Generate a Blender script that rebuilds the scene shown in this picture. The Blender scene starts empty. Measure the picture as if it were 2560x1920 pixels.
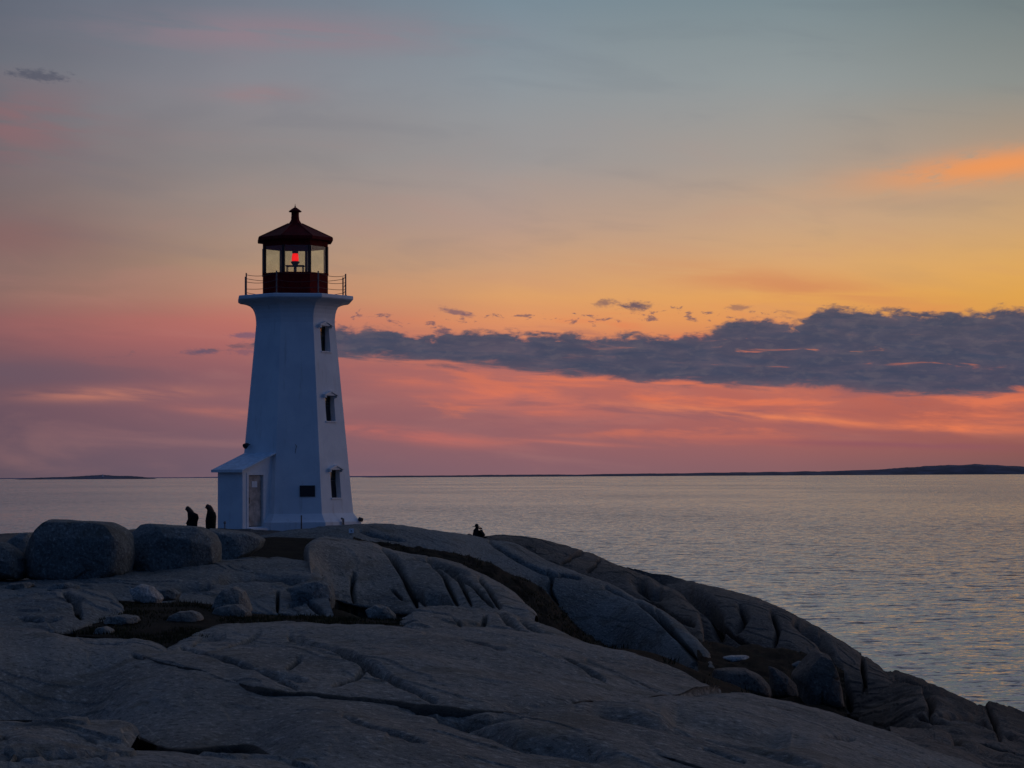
import bpy, math, random
import numpy as np
from mathutils import Vector, Matrix

random.seed(7); np.random.seed(7)
scn = bpy.context.scene
COL = scn.collection
R = math.radians
PI = math.pi

# ------------------------------------------------------------------ camera
F = 5500.0; W0 = 2560.0; H0 = 1920.0
PITCH = math.atan((1189 - 960) / F); ROLL = math.atan(0.005); CZ = 9.0
fwd = Vector((0, math.cos(PITCH), math.sin(PITCH)))
right0 = Vector((1, 0, 0)); up0 = right0.cross(fwd)
right = right0 * math.cos(ROLL) - up0 * math.sin(ROLL)
up = right.cross(fwd)
cam_d = bpy.data.cameras.new("camera"); cam = bpy.data.objects.new("camera", cam_d); COL.objects.link(cam)
m = Matrix((right, up, -fwd)).transposed().to_4x4(); m.translation = Vector((0, 0, CZ)); cam.matrix_world = m
cam_d.sensor_width = 36.0; cam_d.lens = F / W0 * 36.0; cam_d.clip_start = 0.5; cam_d.clip_end = 90000
scn.camera = cam
scn.view_settings.view_transform = 'Standard'; scn.view_settings.look = 'None'
scn.view_settings.exposure = 0.0; scn.view_settings.gamma = 1.0
scn.render.resolution_x = 1024; scn.render.resolution_y = 768

def ray(u, v):
    return right * ((u - W0 / 2) / F) + up * ((H0 / 2 - v) / F) + fwd
def at(u, v, D):                     # point of the place seen along (u, v) at ground distance D
    r = ray(u, v); k = D / r.y
    return Vector((0, 0, CZ)) + r * k
RA, UA, FA = np.array(right), np.array(up), np.array(fwd)
def at_np(u, v, D):
    r = ((u - W0 / 2) / F)[..., None] * RA + ((H0 / 2 - v) / F)[..., None] * UA + FA
    return r * (D / r[..., 1])[..., None] + np.array([0, 0, CZ])
def azel(u, v):
    r = ray(u, v).normalized()
    return math.degrees(math.atan2(r.x, r.y)), math.degrees(math.asin(r.z))
def lin(c):
    return tuple(((x / 255) / 12.92 if x / 255 <= 0.04045 else ((x / 255 + 0.055) / 1.055) ** 2.4) for x in c)

# ------------------------------------------------------------------ node helper
class NT:
    def __init__(s, tree): s.t = tree
    def new(s, typ, **kw):
        n = s.t.nodes.new(typ)
        for k, v in kw.items(): setattr(n, k, v)
        return n
    def link(s, a, b):
        if isinstance(a, (int, float)): b.default_value = a
        elif isinstance(a, tuple): b.default_value = (*a, 1.0) if (len(a) == 3 and b.type == 'RGBA') else a
        else: s.t.links.new(a, b)
    def m(s, op, a, b=None, c=None, clamp=False):
        n = s.new('ShaderNodeMath', operation=op, use_clamp=clamp)
        s.link(a, n.inputs[0])
        if b is not None: s.link(b, n.inputs[1])
        if c is not None: s.link(c, n.inputs[2])
        return n.outputs[0]
    def add(s, a, b): return s.m('ADD', a, b)
    def sub(s, a, b): return s.m('SUBTRACT', a, b)
    def mul(s, a, b): return s.m('MULTIPLY', a, b)
    def step(s, x, a, b, lo=0.0, hi=1.0):
        n = s.new('ShaderNodeMapRange', interpolation_type='SMOOTHSTEP')
        s.link(x, n.inputs[0]); s.link(a, n.inputs[1]); s.link(b, n.inputs[2]); s.link(lo, n.inputs[3]); s.link(hi, n.inputs[4])
        return n.outputs[0]
    def mix(s, f, a, b, mode='MIX'):
        n = s.new('ShaderNodeMix', data_type='RGBA', blend_type=mode)
        s.link(f, n.inputs[0]); s.link(a, n.inputs[6]); s.link(b, n.inputs[7])
        return n.outputs[2]
    def ramp(s, f, stops, interp='LINEAR'):
        n = s.new('ShaderNodeValToRGB'); cr = n.color_ramp; cr.interpolation = interp
        while len(cr.elements) < len(stops): cr.elements.new(0.5)
        for e, (p, c) in zip(cr.elements, sorted(stops, key=lambda q: q[0])):
            e.position = p; e.color = (*c, 1) if not isinstance(c, (int, float)) else (c, c, c, 1)
        s.link(f, n.inputs[0]); return n.outputs[0]
    def xyz(s, x, y, z=0.0):
        n = s.new('ShaderNodeCombineXYZ'); s.link(x, n.inputs[0]); s.link(y, n.inputs[1]); s.link(z, n.inputs[2]); return n.outputs[0]
    def noise(s, vec, scale=1.0, detail=5.0, rough=0.55, dist=0.0, out=0):
        n = s.new('ShaderNodeTexNoise'); s.link(vec, n.inputs['Vector'])
        n.inputs['Scale'].default_value = scale; n.inputs['Detail'].default_value = detail
        n.inputs['Roughness'].default_value = rough; n.inputs['Distortion'].default_value = dist
        return n.outputs[out]
    def curve(s, x, pts, xr, yr):    # piecewise curve y(x) with x in xr, y in yr
        n = s.new('ShaderNodeFloatCurve'); c = n.mapping.curves[0]
        P = [((a - xr[0]) / (xr[1] - xr[0]), (b - yr[0]) / (yr[1] - yr[0])) for a, b in pts]
        P = [(min(max(a, 0), 1), min(max(b, 0), 1)) for a, b in P]
        c.points[0].location = P[0]; c.points[1].location = P[-1]
        for p in P[1:-1]: c.points.new(*p)
        for p in c.points: p.handle_type = 'AUTO_CLAMPED'
        n.mapping.update()
        f = s.m('DIVIDE', s.sub(x, xr[0]), xr[1] - xr[0], clamp=True); s.link(f, n.inputs[1])
        return s.add(s.mul(n.outputs[0], yr[1] - yr[0]), yr[0])

# ------------------------------------------------------------------ world (dusk sky, laid out by compass direction and elevation)
world = bpy.data.worlds.new("World"); scn.world = world; world.use_nodes = True
wt = world.node_tree; wt.nodes.clear(); w = NT(wt)
geo = w.new('ShaderNodeTexCoord'); sep = w.new('ShaderNodeSeparateXYZ'); wt.links.new(geo.outputs['Generated'], sep.inputs[0])
AZ = w.mul(w.m('ARCTAN2', sep.outputs[0], sep.outputs[1]), 180 / PI)
EL = w.mul(w.m('ARCSINE', sep.outputs[2]), 180 / PI)
ROWS = [0, 200, 400, 560, 660, 740, 800, 850, 920, 1000, 1080, 1170]
SKYC = {
 -60:  [(94,100,114),(100,104,114),(112,103,108),(126,108,106),(136,110,104),(140,106,100),(138,94,96),(124,88,94),(108,84,94),(104,82,94),(99,80,93),(95,80,92)],
 620:  [(118,125,138),(134,134,142),(142,136,136),(164,142,130),(176,142,118),(186,134,112),(186,114,102),(172,104,101),(146,96,101),(138,95,102),(124,92,102),(114,92,105)],
 1280: [(122,140,152),(140,149,156),(156,151,150),(180,152,138),(200,157,124),(220,160,106),(224,148,100),(212,130,98),(182,108,99),(168,103,100),(152,98,101),(134,97,105)],
 1920: [(124,140,146),(146,153,154),(168,156,146),(198,164,132),(217,166,114),(228,164,94),(226,152,90),(214,132,90),(188,106,90),(184,103,90),(164,98,94),(138,96,100)],
 2600: [(116,128,130),(140,144,140),(180,152,126),(206,164,114),(222,169,92),(224,164,76),(220,154,76),(206,132,78),(180,100,82),(178,95,80),(156,90,82),(124,88,88)],
}
def elf(e): return e / 14.0
cols = []
for uu, cc in SKYC.items():
    st = [(min(max(elf(azel(uu, vv)[1]), 0.0), 1.0), lin(c)) for vv, c in zip(ROWS, cc)]
    cols.append((azel(uu, 600)[0], w.ramp(w.m('DIVIDE', EL, 14.0, clamp=True), st)))
base = cols[0][1]
wob = w.mul(w.sub(w.noise(w.xyz(w.mul(AZ, 0.10), w.mul(EL, 0.25)), 1.0, 3), 0.5), 7.0)
AZw = w.add(AZ, wob)
for i in range(1, len(cols)):
    base = w.mix(w.m('DIVIDE', w.sub(AZw, cols[i - 1][0]), cols[i][0] - cols[i - 1][0], clamp=True), base, cols[i][1])

def blob(u, v, ru, rv, tilt=0.0):     # soft elliptical patch of sky centred on a direction
    a, e = azel(u, v); k = math.degrees(1 / F)
    dx = w.sub(AZ, a); dy = w.sub(EL, e); ct, st_ = math.cos(tilt), math.sin(tilt)
    p = w.m('DIVIDE', w.add(w.mul(dx, ct), w.mul(dy, st_)), ru * k)
    q = w.m('DIVIDE', w.sub(w.mul(dy, ct), w.mul(dx, st_)), rv * k)
    r2 = w.add(w.mul(p, p), w.mul(q, q))
    return w.m('EXPONENT', w.mul(r2, -1.0))
# high thin cirrus: long soft streaks falling gently to the right
TL = -0.07
sx = w.add(w.mul(AZ, 0.28), w.mul(EL, -0.02)); sy = w.add(w.mul(EL, 1.9), w.mul(AZ, 0.14))
st1 = w.noise(w.xyz(sx, sy, 3.1), 1.0, 6, 0.56, 0.35)
st2 = w.noise(w.xyz(w.mul(sx, 0.8), w.mul(sy, 0.55), 9.7), 1.0, 5, 0.55, 0.5)
# broad pinkish / bluish modulation over the whole sky
base = w.mix(w.mul(w.mul(w.step(st2, 0.48, 0.74), w.step(EL, 11.0, 4.0)), 0.16), base, lin((190, 132, 122)))
base = w.mix(w.mul(w.mul(w.step(st2, 0.50, 0.26), w.step(EL, 3.5, 6.0)), 0.12), base, lin((100, 108, 122)))
def paint(b, mask, col, amt, nz=None):
    mk = w.mul(mask, amt)
    if nz is not None: mk = w.mul(mk, nz)
    return w.mix(w.m('MINIMUM', mk, 1.0), b, lin(col))
s_hi = w.step(st1, 0.40, 0.66); s_any = w.step(st1, 0.30, 0.60)
base = paint(base, blob(2500, 412, 290, 36, 0.10), (238, 152, 90), 0.95, w.step(w.noise(w.xyz(w.mul(AZ, 0.9), w.mul(w.sub(EL, w.mul(AZ, 0.1)), 3.2), 4.4), 1.0, 6, 0.6), 0.22, 0.50))
base = paint(base, blob(2100, 500, 300, 60, 0.10), (214, 162, 126), 0.20, s_any)
base = paint(base, blob(1980, 715, 330, 34, -0.13), (206, 128, 92), 0.60, s_any)
base = paint(base, blob(700, 85, 420, 45, 0.0), (152, 124, 134), 0.6, s_any)
base = paint(base, blob(0, 310, 250, 90, 0.0), (144, 104, 108), 0.65, s_any)
base = paint(base, blob(640, 235, 120, 22, 0.0), (156, 124, 128), 0.55, s_any)
base = paint(base, blob(0, 590, 260, 60, 0.0), (140, 98, 98), 0.5)
base = paint(base, blob(420, 820, 420, 40, 0.03), (184, 110, 104), 0.3, s_any)
base = paint(base, blob(90, 935, 330, 45, -0.03), (104, 86, 100), 0.6, s_any)
base = paint(base, blob(290, 985, 190, 16, 0.02), (196, 124, 104), 1.0, s_any)
base = paint(base, blob(560, 1030, 130, 12, -0.10), (184, 112, 100), 0.7, s_any)
base = paint(base, blob(1010, 1085, 200, 16, -0.11), (206, 110, 96), 0.8, s_any)
base = paint(base, blob(1290, 1000, 260, 26, -0.13), (214, 116, 94), 0.8, s_any)
low = w.mul(w.step(EL, 0.5, 1.6), w.step(EL, 4.6, 3.2)); lowR = w.mul(low, w.step(AZ, -8.0, 4.0))
base = paint(base, lowR, (228, 120, 84), 0.75, w.step(st1, 0.49, 0.68))
base = paint(base, lowR, (136, 92, 100), 0.5, w.step(st1, 0.47, 0.32))
base = paint(base, blob(1900, 1040, 330, 10, -0.09), (238, 134, 90), 1.1, s_any)
base = paint(base, blob(2380, 1068, 200, 12, -0.06), (236, 126, 84), 1.0, s_any)
base = paint(base, blob(1450, 1108, 120, 5, -0.07), (226, 122, 94), 0.55, s_any)
base = paint(base, blob(2250, 1112, 350, 9, -0.03), (140, 86, 96), 0.8, s_any)

# ---- the slate-grey cloud bank
k = math.degrees(1 / F)
wx = w.noise(w.xyz(w.mul(AZ, 1.0), w.mul(EL, 1.6), 5.0), 1.1, 5, 0.55)
cn = w.noise(w.xyz(w.mul(AZ, 0.85), w.mul(EL, 2.3), 1.0), 1.0, 9, 0.60, 0.35)
cn2 = w.noise(w.xyz(w.mul(AZ, 2.3), w.mul(EL, 5.6), 2.0), 1.0, 7, 0.60, 0.25)
cn3 = w.noise(w.xyz(w.mul(AZ, 0.7), w.add(w.mul(EL, 4.4), w.mul(AZ, 0.20)), 7.0), 1.0, 7, 0.58, 0.6)
XR = (-13.6, 20.0); YR = (1.5, 5.5)
topP = [(-600,900),(500,880),(640,846),(760,828),(850,818),(960,814),(1020,832),(1100,834),(1180,824),(1330,828),(1460,836),(1560,826),(1660,836),(1760,828),(1800,812),(1860,788),(1990,800),(2040,772),(2110,764),(2230,772),(2330,778),(2440,776),(2560,764),(3000,760),(4000,840)]
botP = [(-600,890),(500,884),(640,876),(760,898),(850,904),(1000,908),(1150,920),(1300,930),(1420,944),(1540,958),(1650,964),(1800,968),(1980,974),(2100,976),(2250,988),(2400,994),(2560,984),(3000,980),(4000,900)]
TOP = w.curve(AZ, [azel(*p) for p in topP], XR, YR)
BOT = w.curve(AZ, [azel(*p) for p in botP], XR, YR)
dt = w.m('DIVIDE', w.sub(TOP, EL), 0.30); db = w.m('DIVIDE', w.sub(EL, BOT), 0.30)
edge = w.add(w.mul(w.sub(cn, 0.5), 2.0), w.mul(w.sub(cn2, 0.5), 2.0))
e_t = w.add(dt, w.mul(edge, 1.05)); e_b = w.add(db, w.mul(w.add(w.mul(w.sub(cn3, 0.5), 2.6), w.mul(w.sub(cn2, 0.5), 0.6)), 0.9))
dens = w.m('MINIMUM', e_t, e_b)
bank = w.step(dens, -0.12, 0.62)
# breaks in the bank
brk = w.mul(w.step(cn3, 0.60, 0.73), w.step(w.m('ABSOLUTE', w.sub(EL, w.add(w.mul(w.add(TOP, BOT), 0.5), 0.05))), 0.62, 0.15))
bank = w.mul(bank, w.sub(1.0, w.mul(brk, w.mul(w.step(AZ, -1.0, 9.0), 0.85))))
bank = w.mul(bank, w.sub(1.0, w.mul(w.step(AZ, -4.0, -7.5), w.step(cn, 0.60, 0.40))))
ccol = w.mix(w.step(cn3, 0.32, 0.68), lin((60, 72, 95)), lin((84, 82, 99)))
ccol = w.mix(w.mul(w.step(cn, 0.36, 0.60), 0.55), ccol, lin((55, 67, 90)))
ccol = w.mix(w.mul(w.step(cn2, 0.48, 0.66), 0.32), ccol, lin((98, 94, 104)))
ccol = w.mix(w.mul(w.step(db, 1.0, -0.2), 0.25), ccol, lin((110, 86, 98)))
ccol = w.mix(w.mul(w.step(dens, 0.9, 0.1), 0.35), ccol, lin((118, 92, 98)))
sky = w.mix(w.mul(bank, 0.97), base, ccol)
# torn cloudlets over the bank
cl = w.mul(w.step(AZ, -5.2, -4.0), w.step(AZ, 7.6, 6.6))
cband = w.m('EXPONENT', w.mul(w.m('POWER', w.m('DIVIDE', w.sub(EL, w.add(4.10, w.mul(w.sub(wx, 0.5), 1.1))), 0.28), 2.0), -1.0))
cbits = w.step(w.add(w.mul(w.noise(w.xyz(w.mul(AZ, 2.1), w.mul(EL, 5.6), 12.0), 1.0, 7, 0.62, 0.4), 1.0), w.mul(w.sub(cband, 1.0), 0.35)), 0.515, 0.63)
sky = w.mix(w.mul(w.mul(cbits, cl), 0.75), sky, lin((104, 84, 98)))
def puff(s, u, v, ru, rv, col, amt, tilt=0.0):
    b = w.mul(blob(u, v, ru, rv, tilt), 1.0)
    mk = w.step(w.add(b, w.mul(w.sub(w.noise(w.xyz(w.mul(AZ, 3.4), w.add(w.mul(EL, 8.0), w.mul(AZ, 0.8)), u * 0.01), 1.0, 6, 0.65), 0.5), 2.4)), 0.22, 1.0)
    mk = w.mul(mk, w.step(b, 0.02, 0.30))
    return w.mix(w.mul(mk, amt), s, lin(col))
sky = puff(sky, 1590, 764, 42, 13, (92, 80, 96), 0.9)
sky = puff(sky, 1515, 758, 34, 10, (110, 88, 98), 0.7)
sky = puff(sky, 1140, 780, 44, 10, (112, 88, 104), 0.75, -0.2)
sky = puff(sky, 1850, 768, 36, 8, (128, 96, 98), 0.6)
sky = puff(sky, 1105, 826, 26, 10, (92, 80, 98), 0.8)
sky = puff(sky, 500, 879, 52, 8, (104, 84, 104), 0.8)
sky = puff(sky, 610, 880, 40, 8, (120, 88, 104), 0.6)
sky = puff(sky, 620, 838, 45, 9, (112, 88, 110), 0.75)
sky = puff(sky, 95, 188, 85, 15, (78, 82, 98), 0.7, -0.05)
# ---- dome above and behind the picture
upc = w.ramp(w.m('DIVIDE', EL, 90.0, clamp=True), [(0.13, lin((112, 124, 134))), (0.22, lin((172, 170, 186))), (0.36, lin((116, 123, 144))), (0.62, lin((56, 66, 82))), (1.0, lin((46, 56, 72)))])
sky = w.mix(w.step(EL, 11.0, 21.0), sky, upc)
east = w.ramp(w.m('DIVIDE', EL, 90.0, clamp=True), [(0.0, lin((34, 54, 90))), (0.15, lin((42, 68, 112))), (0.40, lin((46, 72, 118))), (1.0, lin((44, 60, 94)))])
west = w.ramp(w.m('DIVIDE', EL, 90.0, clamp=True), [(0.0, lin((190, 130, 112))), (0.10, lin((200, 172, 158))), (0.22, lin((158, 162, 178))), (0.45, lin((92, 106, 136))), (1.0, lin((46, 58, 88)))])
sky = w.mix(w.step(AZ, 16.0, 30.0), sky, west)
sky = w.mix(w.step(AZ, 62.0, 112.0), sky, east)
sky = w.mix(w.step(AZ, -22.0, -60.0), sky, east)
bg = w.new('ShaderNodeBackground'); wt.links.new(sky, bg.inputs[0]); bg.inputs[1].default_value = 1.0
ow = w.new('ShaderNodeOutputWorld'); wt.links.new(bg.outputs[0], ow.inputs[0])
world.cycles.sampling_method = 'MANUAL'; world.cycles.sample_map_resolution = 1024

# the last of the after-glow from the right, low, very soft
sd = bpy.data.lights.new("after_glow_sun", 'SUN'); sd.energy = 0.07; sd.angle = R(30); sd.color = (1.0, 0.86, 0.82)
so = bpy.data.objects.new("after_glow_sun", sd); COL.objects.link(so)
saz, sel = R(78), R(9)
sdir = Vector((math.sin(saz) * math.cos(sel), math.cos(saz) * math.cos(sel), math.sin(sel)))
so.rotation_euler = sdir.to_track_quat('Z', 'Y').to_euler(); so.location = (60, 0, 40)

# ------------------------------------------------------------------ numpy noise
_perm = np.random.RandomState(3).permutation(256); _perm = np.concatenate([_perm, _perm, _perm])
_grad = np.random.RandomState(4).normal(size=(256, 3)); _grad /= np.linalg.norm(_grad, axis=1)[:, None]
def pn(p):
    i = np.floor(p).astype(np.int64); f = p - i; i &= 255
    t = f * f * f * (f * (f * 6 - 15) + 10); out = 0
    for dx in (0, 1):
        for dy in (0, 1):
            for dz in (0, 1):
                h = _perm[_perm[_perm[(i[..., 0] + dx) & 255] + ((i[..., 1] + dy) & 255)] + ((i[..., 2] + dz) & 255)]
                g = _grad[h]; d = f - np.array([dx, dy, dz])
                wgt = (t[..., 0] if dx else 1 - t[..., 0]) * (t[..., 1] if dy else 1 - t[..., 1]) * (t[..., 2] if dz else 1 - t[..., 2])
                out = out + wgt * (g * d).sum(-1)
    return out
def fbm(p, octs=4, gain=0.5):
    s = 0; a = 1.0
    for o in range(octs): s = s + a * pn(p * (2.03 ** o) + 17.3 * o); a *= gain
    return s
def sstep(x, a, b):
    t = np.clip((x - a) / (b - a), 0, 1); return t * t * (3 - 2 * t)

# ------------------------------------------------------------------ tagging and mesh building
def tag(o, label=None, cat=None, group=None, kind=None):
    if label: o['label'] = label
    if cat: o['category'] = cat
    if group: o['group'] = group
    if kind: o['kind'] = kind
    return o
def empty(name, loc, rz=0.0):
    o = bpy.data.objects.new(name, None); COL.objects.link(o); o.location = loc; o.rotation_euler = (0, 0, rz); o.empty_display_size = 0.3
    return o
def mk(name, V, Fc, mats, parent=None, smooth=False, mat_idx=None, loc=None):
    me = bpy.data.meshes.new(name); me.from_pydata([tuple(map(float, p)) for p in V], [], [tuple(f) for f in Fc]); me.update()
    if not isinstance(mats, (list, tuple)): mats = [mats]
    for q in mats: me.materials.append(q)
    if mat_idx is not None: me.polygons.foreach_set('material_index', mat_idx)
    if smooth: me.polygons.foreach_set('use_smooth', [True] * len(me.polygons))
    o = bpy.data.objects.new(name, me); COL.objects.link(o)
    if parent: o.parent = parent
    if loc is not None: o.location = loc
    return o
def mk_np(name, V, Q, mats, parent=None, smooth=True):
    me = bpy.data.meshes.new(name); nv, nq = len(V), len(Q)
    me.vertices.add(nv); me.vertices.foreach_set('co', V.astype(np.float32).ravel())
    me.loops.add(nq * 4); me.loops.foreach_set('vertex_index', Q.astype(np.int32).ravel())
    me.polygons.add(nq); me.polygons.foreach_set('loop_start', np.arange(0, nq * 4, 4, dtype=np.int32))
    me.update(calc_edges=True); me.validate()
    if smooth: me.polygons.foreach_set('use_smooth', np.ones(len(me.polygons), dtype=bool))
    if not isinstance(mats, (list, tuple)): mats = [mats]
    for q in mats: me.materials.append(q)
    o = bpy.data.objects.new(name, me); COL.objects.link(o)
    if parent: o.parent = parent
    return o
def gridq(nu, nv, off=0, wrap=False):
    a = np.arange(nu * nv).reshape(nu, nv) + off
    if wrap: a = np.concatenate([a, a[:1]], 0)
    return np.stack([a[:-1, :-1], a[1:, :-1], a[1:, 1:], a[:-1, 1:]], -1).reshape(-1, 4)
class MB:
    def __init__(s): s.v = []; s.f = []
    def add(s, V, Fc):
        o = len(s.v); s.v += [Vector(p) for p in V]; s.f += [tuple(i + o for i in f) for f in Fc]; return s
    def box(s, lo, hi, M=None, bev=0.0):
        x0, y0, z0 = lo; x1, y1, z1 = hi
        V = [Vector(p) for p in ((x0,y0,z0),(x1,y0,z0),(x1,y1,z0),(x0,y1,z0),(x0,y0,z1),(x1,y0,z1),(x1,y1,z1),(x0,y1,z1))]
        if M: V = [M @ p for p in V]
        return s.add(V, [(0,3,2,1),(4,5,6,7),(0,1,5,4),(1,2,6,5),(2,3,7,6),(3,0,4,7)])
    def tube(s, pts, r, n=8, cap=True):
        pts = [Vector(p) for p in pts]; rings = []
        rr = r if isinstance(r, (list, tuple)) else [r] * len(pts)
        for i, p in enumerate(pts):
            d = (pts[min(i + 1, len(pts) - 1)] - pts[max(i - 1, 0)]).normalized()
            a = d.cross(Vector((0, 0, 1)) if abs(d.z) < 0.9 else Vector((1, 0, 0))).normalized(); b = d.cross(a)
            rings.append([p + (a * math.cos(t) + b * math.sin(t)) * rr[i] for t in [2 * PI * k / n for k in range(n)]])
        V = [q for rg in rings for q in rg]; Fc = []
        for i in range(len(pts) - 1):
            for k_ in range(n): Fc.append((i*n+k_, i*n+(k_+1)%n, (i+1)*n+(k_+1)%n, (i+1)*n+k_))
        if cap: Fc += [tuple(range(n))[::-1], tuple(range((len(pts)-1)*n, len(pts)*n))]
        return s.add(V, Fc)
    def lathe(s, prof, n=8, a0=0.0, c=(0, 0), cap=True):   # prof: list of (R, z)
        V = []; Fc = []
        for (r, z) in prof:
            for k_ in range(n):
                t = a0 + 2 * PI * k_ / n; V.append((c[0] + r * math.sin(t), c[1] - r * math.cos(t), z))
        for i in range(len(prof) - 1):
            for k_ in range(n): Fc.append((i*n+k_, i*n+(k_+1)%n, (i+1)*n+(k_+1)%n, (i+1)*n+k_))
        if cap: Fc += [tuple(range(n))[::-1], tuple(range((len(prof)-1)*n, len(prof)*n))]
        return s.add(V, Fc)
    def build(s, name, mat, parent=None, smooth=False, bevel=0.0):
        o = mk(name, s.v, s.f, mat, parent, smooth)
        if bevel:
            b = o.modifiers.new('bevel', 'BEVEL'); b.width = bevel; b.segments = 2; b.limit_method = 'ANGLE'
        return o

# ------------------------------------------------------------------ materials
def mat(name):
    m_ = bpy.data.materials.new(name); m_.use_nodes = True; t = m_.node_tree; t.nodes.clear(); n = NT(t)
    b = n.new('ShaderNodeBsdfPrincipled'); o = n.new('ShaderNodeOutputMaterial'); t.links.new(b.outputs[0], o.inputs[0])
    return m_, n, b
def pos(n):
    g = n.new('ShaderNodeNewGeometry'); return g.outputs['Position']
def scl(n, v, s3):
    q = n.new('ShaderNodeMapping'); n.link(v, q.inputs[0]); q.inputs['Scale'].default_value = s3; return q.outputs[0]
def bump(n, b, h, dist, strength=1.0, prev=None):
    q = n.new('ShaderNodeBump'); q.inputs['Distance'].default_value = dist; q.inputs['Strength'].default_value = strength
    n.link(h, q.inputs['Height'])
    if prev is not None: n.link(prev, q.inputs['Normal'])
    n.link(q.outputs[0], b.inputs['Normal']); return q.outputs[0]
def simple(name, col, rough=0.6, var=0.25, sc=6.0, bmp=0.004, metal=0.0):
    m_, n, b = mat(name); p = pos(n); nz = n.noise(p, sc, 5, 0.6)
    c = n.mix(n.step(nz, 0.35, 0.70), tuple(x * (1 - var) for x in col), tuple(min(1, x * (1 + var)) for x in col))
    n.link(c, b.inputs['Base Color']); b.inputs['Roughness'].default_value = rough; b.inputs['Specular IOR Level'].default_value = 0.5 if rough < 0.7 else 0.12; b.inputs['Metallic'].default_value = metal
    if bmp: bump(n, b, n.noise(p, sc * 5, 4, 0.6), bmp)
    return m_

def rock_mat(name, tint=(1, 1, 1), dark=1.0):
    m_, n, b = mat(name); p = pos(n)
    rot = n.new('ShaderNodeVectorRotate', rotation_type='EULER_XYZ'); n.link(p, rot.inputs[0]); rot.inputs['Rotation'].default_value = (0, 0, R(64))
    ps = scl(n, rot.outputs[0], (0.45, 1.5, 1.2))
    big = n.noise(p, 0.22, 4, 0.55); mid = n.noise(ps, 1.5, 6, 0.62, 0.8); fin = n.noise(p, 9, 5, 0.65); spk = n.noise(p, 42, 3, 0.65); flk = n.noise(scl(n, rot.outputs[0], (5.0, 14.0, 12.0)), 1.0, 5, 0.7)
    c = n.mix(n.step(big, 0.36, 0.64), (0.205, 0.195, 0.190), (0.300, 0.285, 0.280))
    c = n.mix(n.mul(n.step(mid, 0.52, 0.70), 0.40), c, (0.38, 0.350, 0.335))
    c = n.mix(n.mul(n.step(mid, 0.46, 0.30), 0.60), c, (0.12, 0.105, 0.10))
    c = n.mix(n.mul(n.step(fin, 0.54, 0.68), 0.55), c, (0.10, 0.095, 0.095))
    c = n.mix(n.mul(n.step(flk, 0.54, 0.64), 0.75), c, (0.52, 0.48, 0.45))
    c = n.mix(n.mul(n.step(flk, 0.46, 0.36), 0.80), c, (0.065, 0.068, 0.062))
    c = n.mix(n.mul(n.step(spk, 0.56, 0.72), 0.55), c, (0.50, 0.44, 0.42))
    c = n.mix(n.mul(n.step(spk, 0.44, 0.30), 0.50), c, (0.09, 0.08, 0.08))
    lich = n.noise(p, 0.9, 5, 0.6, 0.5)
    c = n.mix(n.mul(n.step(lich, 0.54, 0.66), 0.55), c, (0.12, 0.105, 0.08))
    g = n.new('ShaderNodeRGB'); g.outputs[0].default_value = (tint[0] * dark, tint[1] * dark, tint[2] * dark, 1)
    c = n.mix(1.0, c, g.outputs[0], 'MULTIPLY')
    zz = n.new('ShaderNodeSeparateXYZ'); n.link(p, zz.inputs[0])
    c = n.mix(n.step(n.add(zz.outputs[2], n.mul(n.sub(mid, 0.5), 2.4)), 2.3, 1.0), c, (0.040, 0.036, 0.032))
    at_ = n.new('ShaderNodeAttribute', attribute_name='joint_and_shade')
    c = n.mix(n.mul(at_.outputs['Fac'], 0.85), c, (0.030, 0.025, 0.016))  # soil in the cracks, plus contact shade painted at the ledge feet
    n.link(c, b.inputs['Base Color']); b.inputs['Roughness'].default_value = 0.85; b.inputs['Specular IOR Level'].default_value = 0.25
    b1 = bump(n, b, mid, 0.035, 0.8); b2 = bump(n, b, n.add(fin, n.mul(flk, 0.5)), 0.085, 1.0, b1); bump(n, b, spk, 0.008, 0.9, b2)
    return m_
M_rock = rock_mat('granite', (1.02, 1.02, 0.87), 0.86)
M_rockfar = rock_mat('granite_dark', (0.97, 0.88, 0.72), 0.52)  # darker, browner granite for the shore, back ridge and tower pad
M_boulder = rock_mat('granite_boulder', (0.86, 0.98, 0.92), 0.74)
M_pale = rock_mat('granite_pale', (1.12, 1.10, 0.98), 1.5)
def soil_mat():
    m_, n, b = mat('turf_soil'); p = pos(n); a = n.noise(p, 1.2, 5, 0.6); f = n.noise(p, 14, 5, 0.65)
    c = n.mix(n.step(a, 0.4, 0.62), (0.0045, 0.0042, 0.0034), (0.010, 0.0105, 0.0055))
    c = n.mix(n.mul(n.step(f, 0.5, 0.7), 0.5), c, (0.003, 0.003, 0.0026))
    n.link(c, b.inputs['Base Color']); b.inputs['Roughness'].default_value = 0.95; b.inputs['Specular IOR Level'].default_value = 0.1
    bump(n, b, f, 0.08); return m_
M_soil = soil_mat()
def wall_mat():
    m_, n, b = mat('white_painted_concrete'); p = pos(n)
    a = n.noise(p, 0.9, 5, 0.6); st = n.noise(scl(n, p, (2.2, 2.2, 0.22)), 1.6, 6, 0.65); f = n.noise(p, 26, 4, 0.6)
    c = n.mix(n.step(a, 0.34, 0.68), (0.74, 0.75, 0.76), (0.84, 0.84, 0.83))
    c = n.mix(n.mul(n.step(st, 0.54, 0.74), 0.42), c, (0.46, 0.42, 0.37))
    c = n.mix(n.mul(n.step(f, 0.60, 0.74), 0.18), c, (0.55, 0.54, 0.52))
    n.link(c, b.inputs['Base Color']); b.inputs['Roughness'].default_value = 0.62
    b1 = bump(n, b, n.noise(p, 1.6, 4, 0.5), 0.025, 0.6); bump(n, b, f, 0.006, 0.7, b1); return m_
M_wall = wall_mat()
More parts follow.
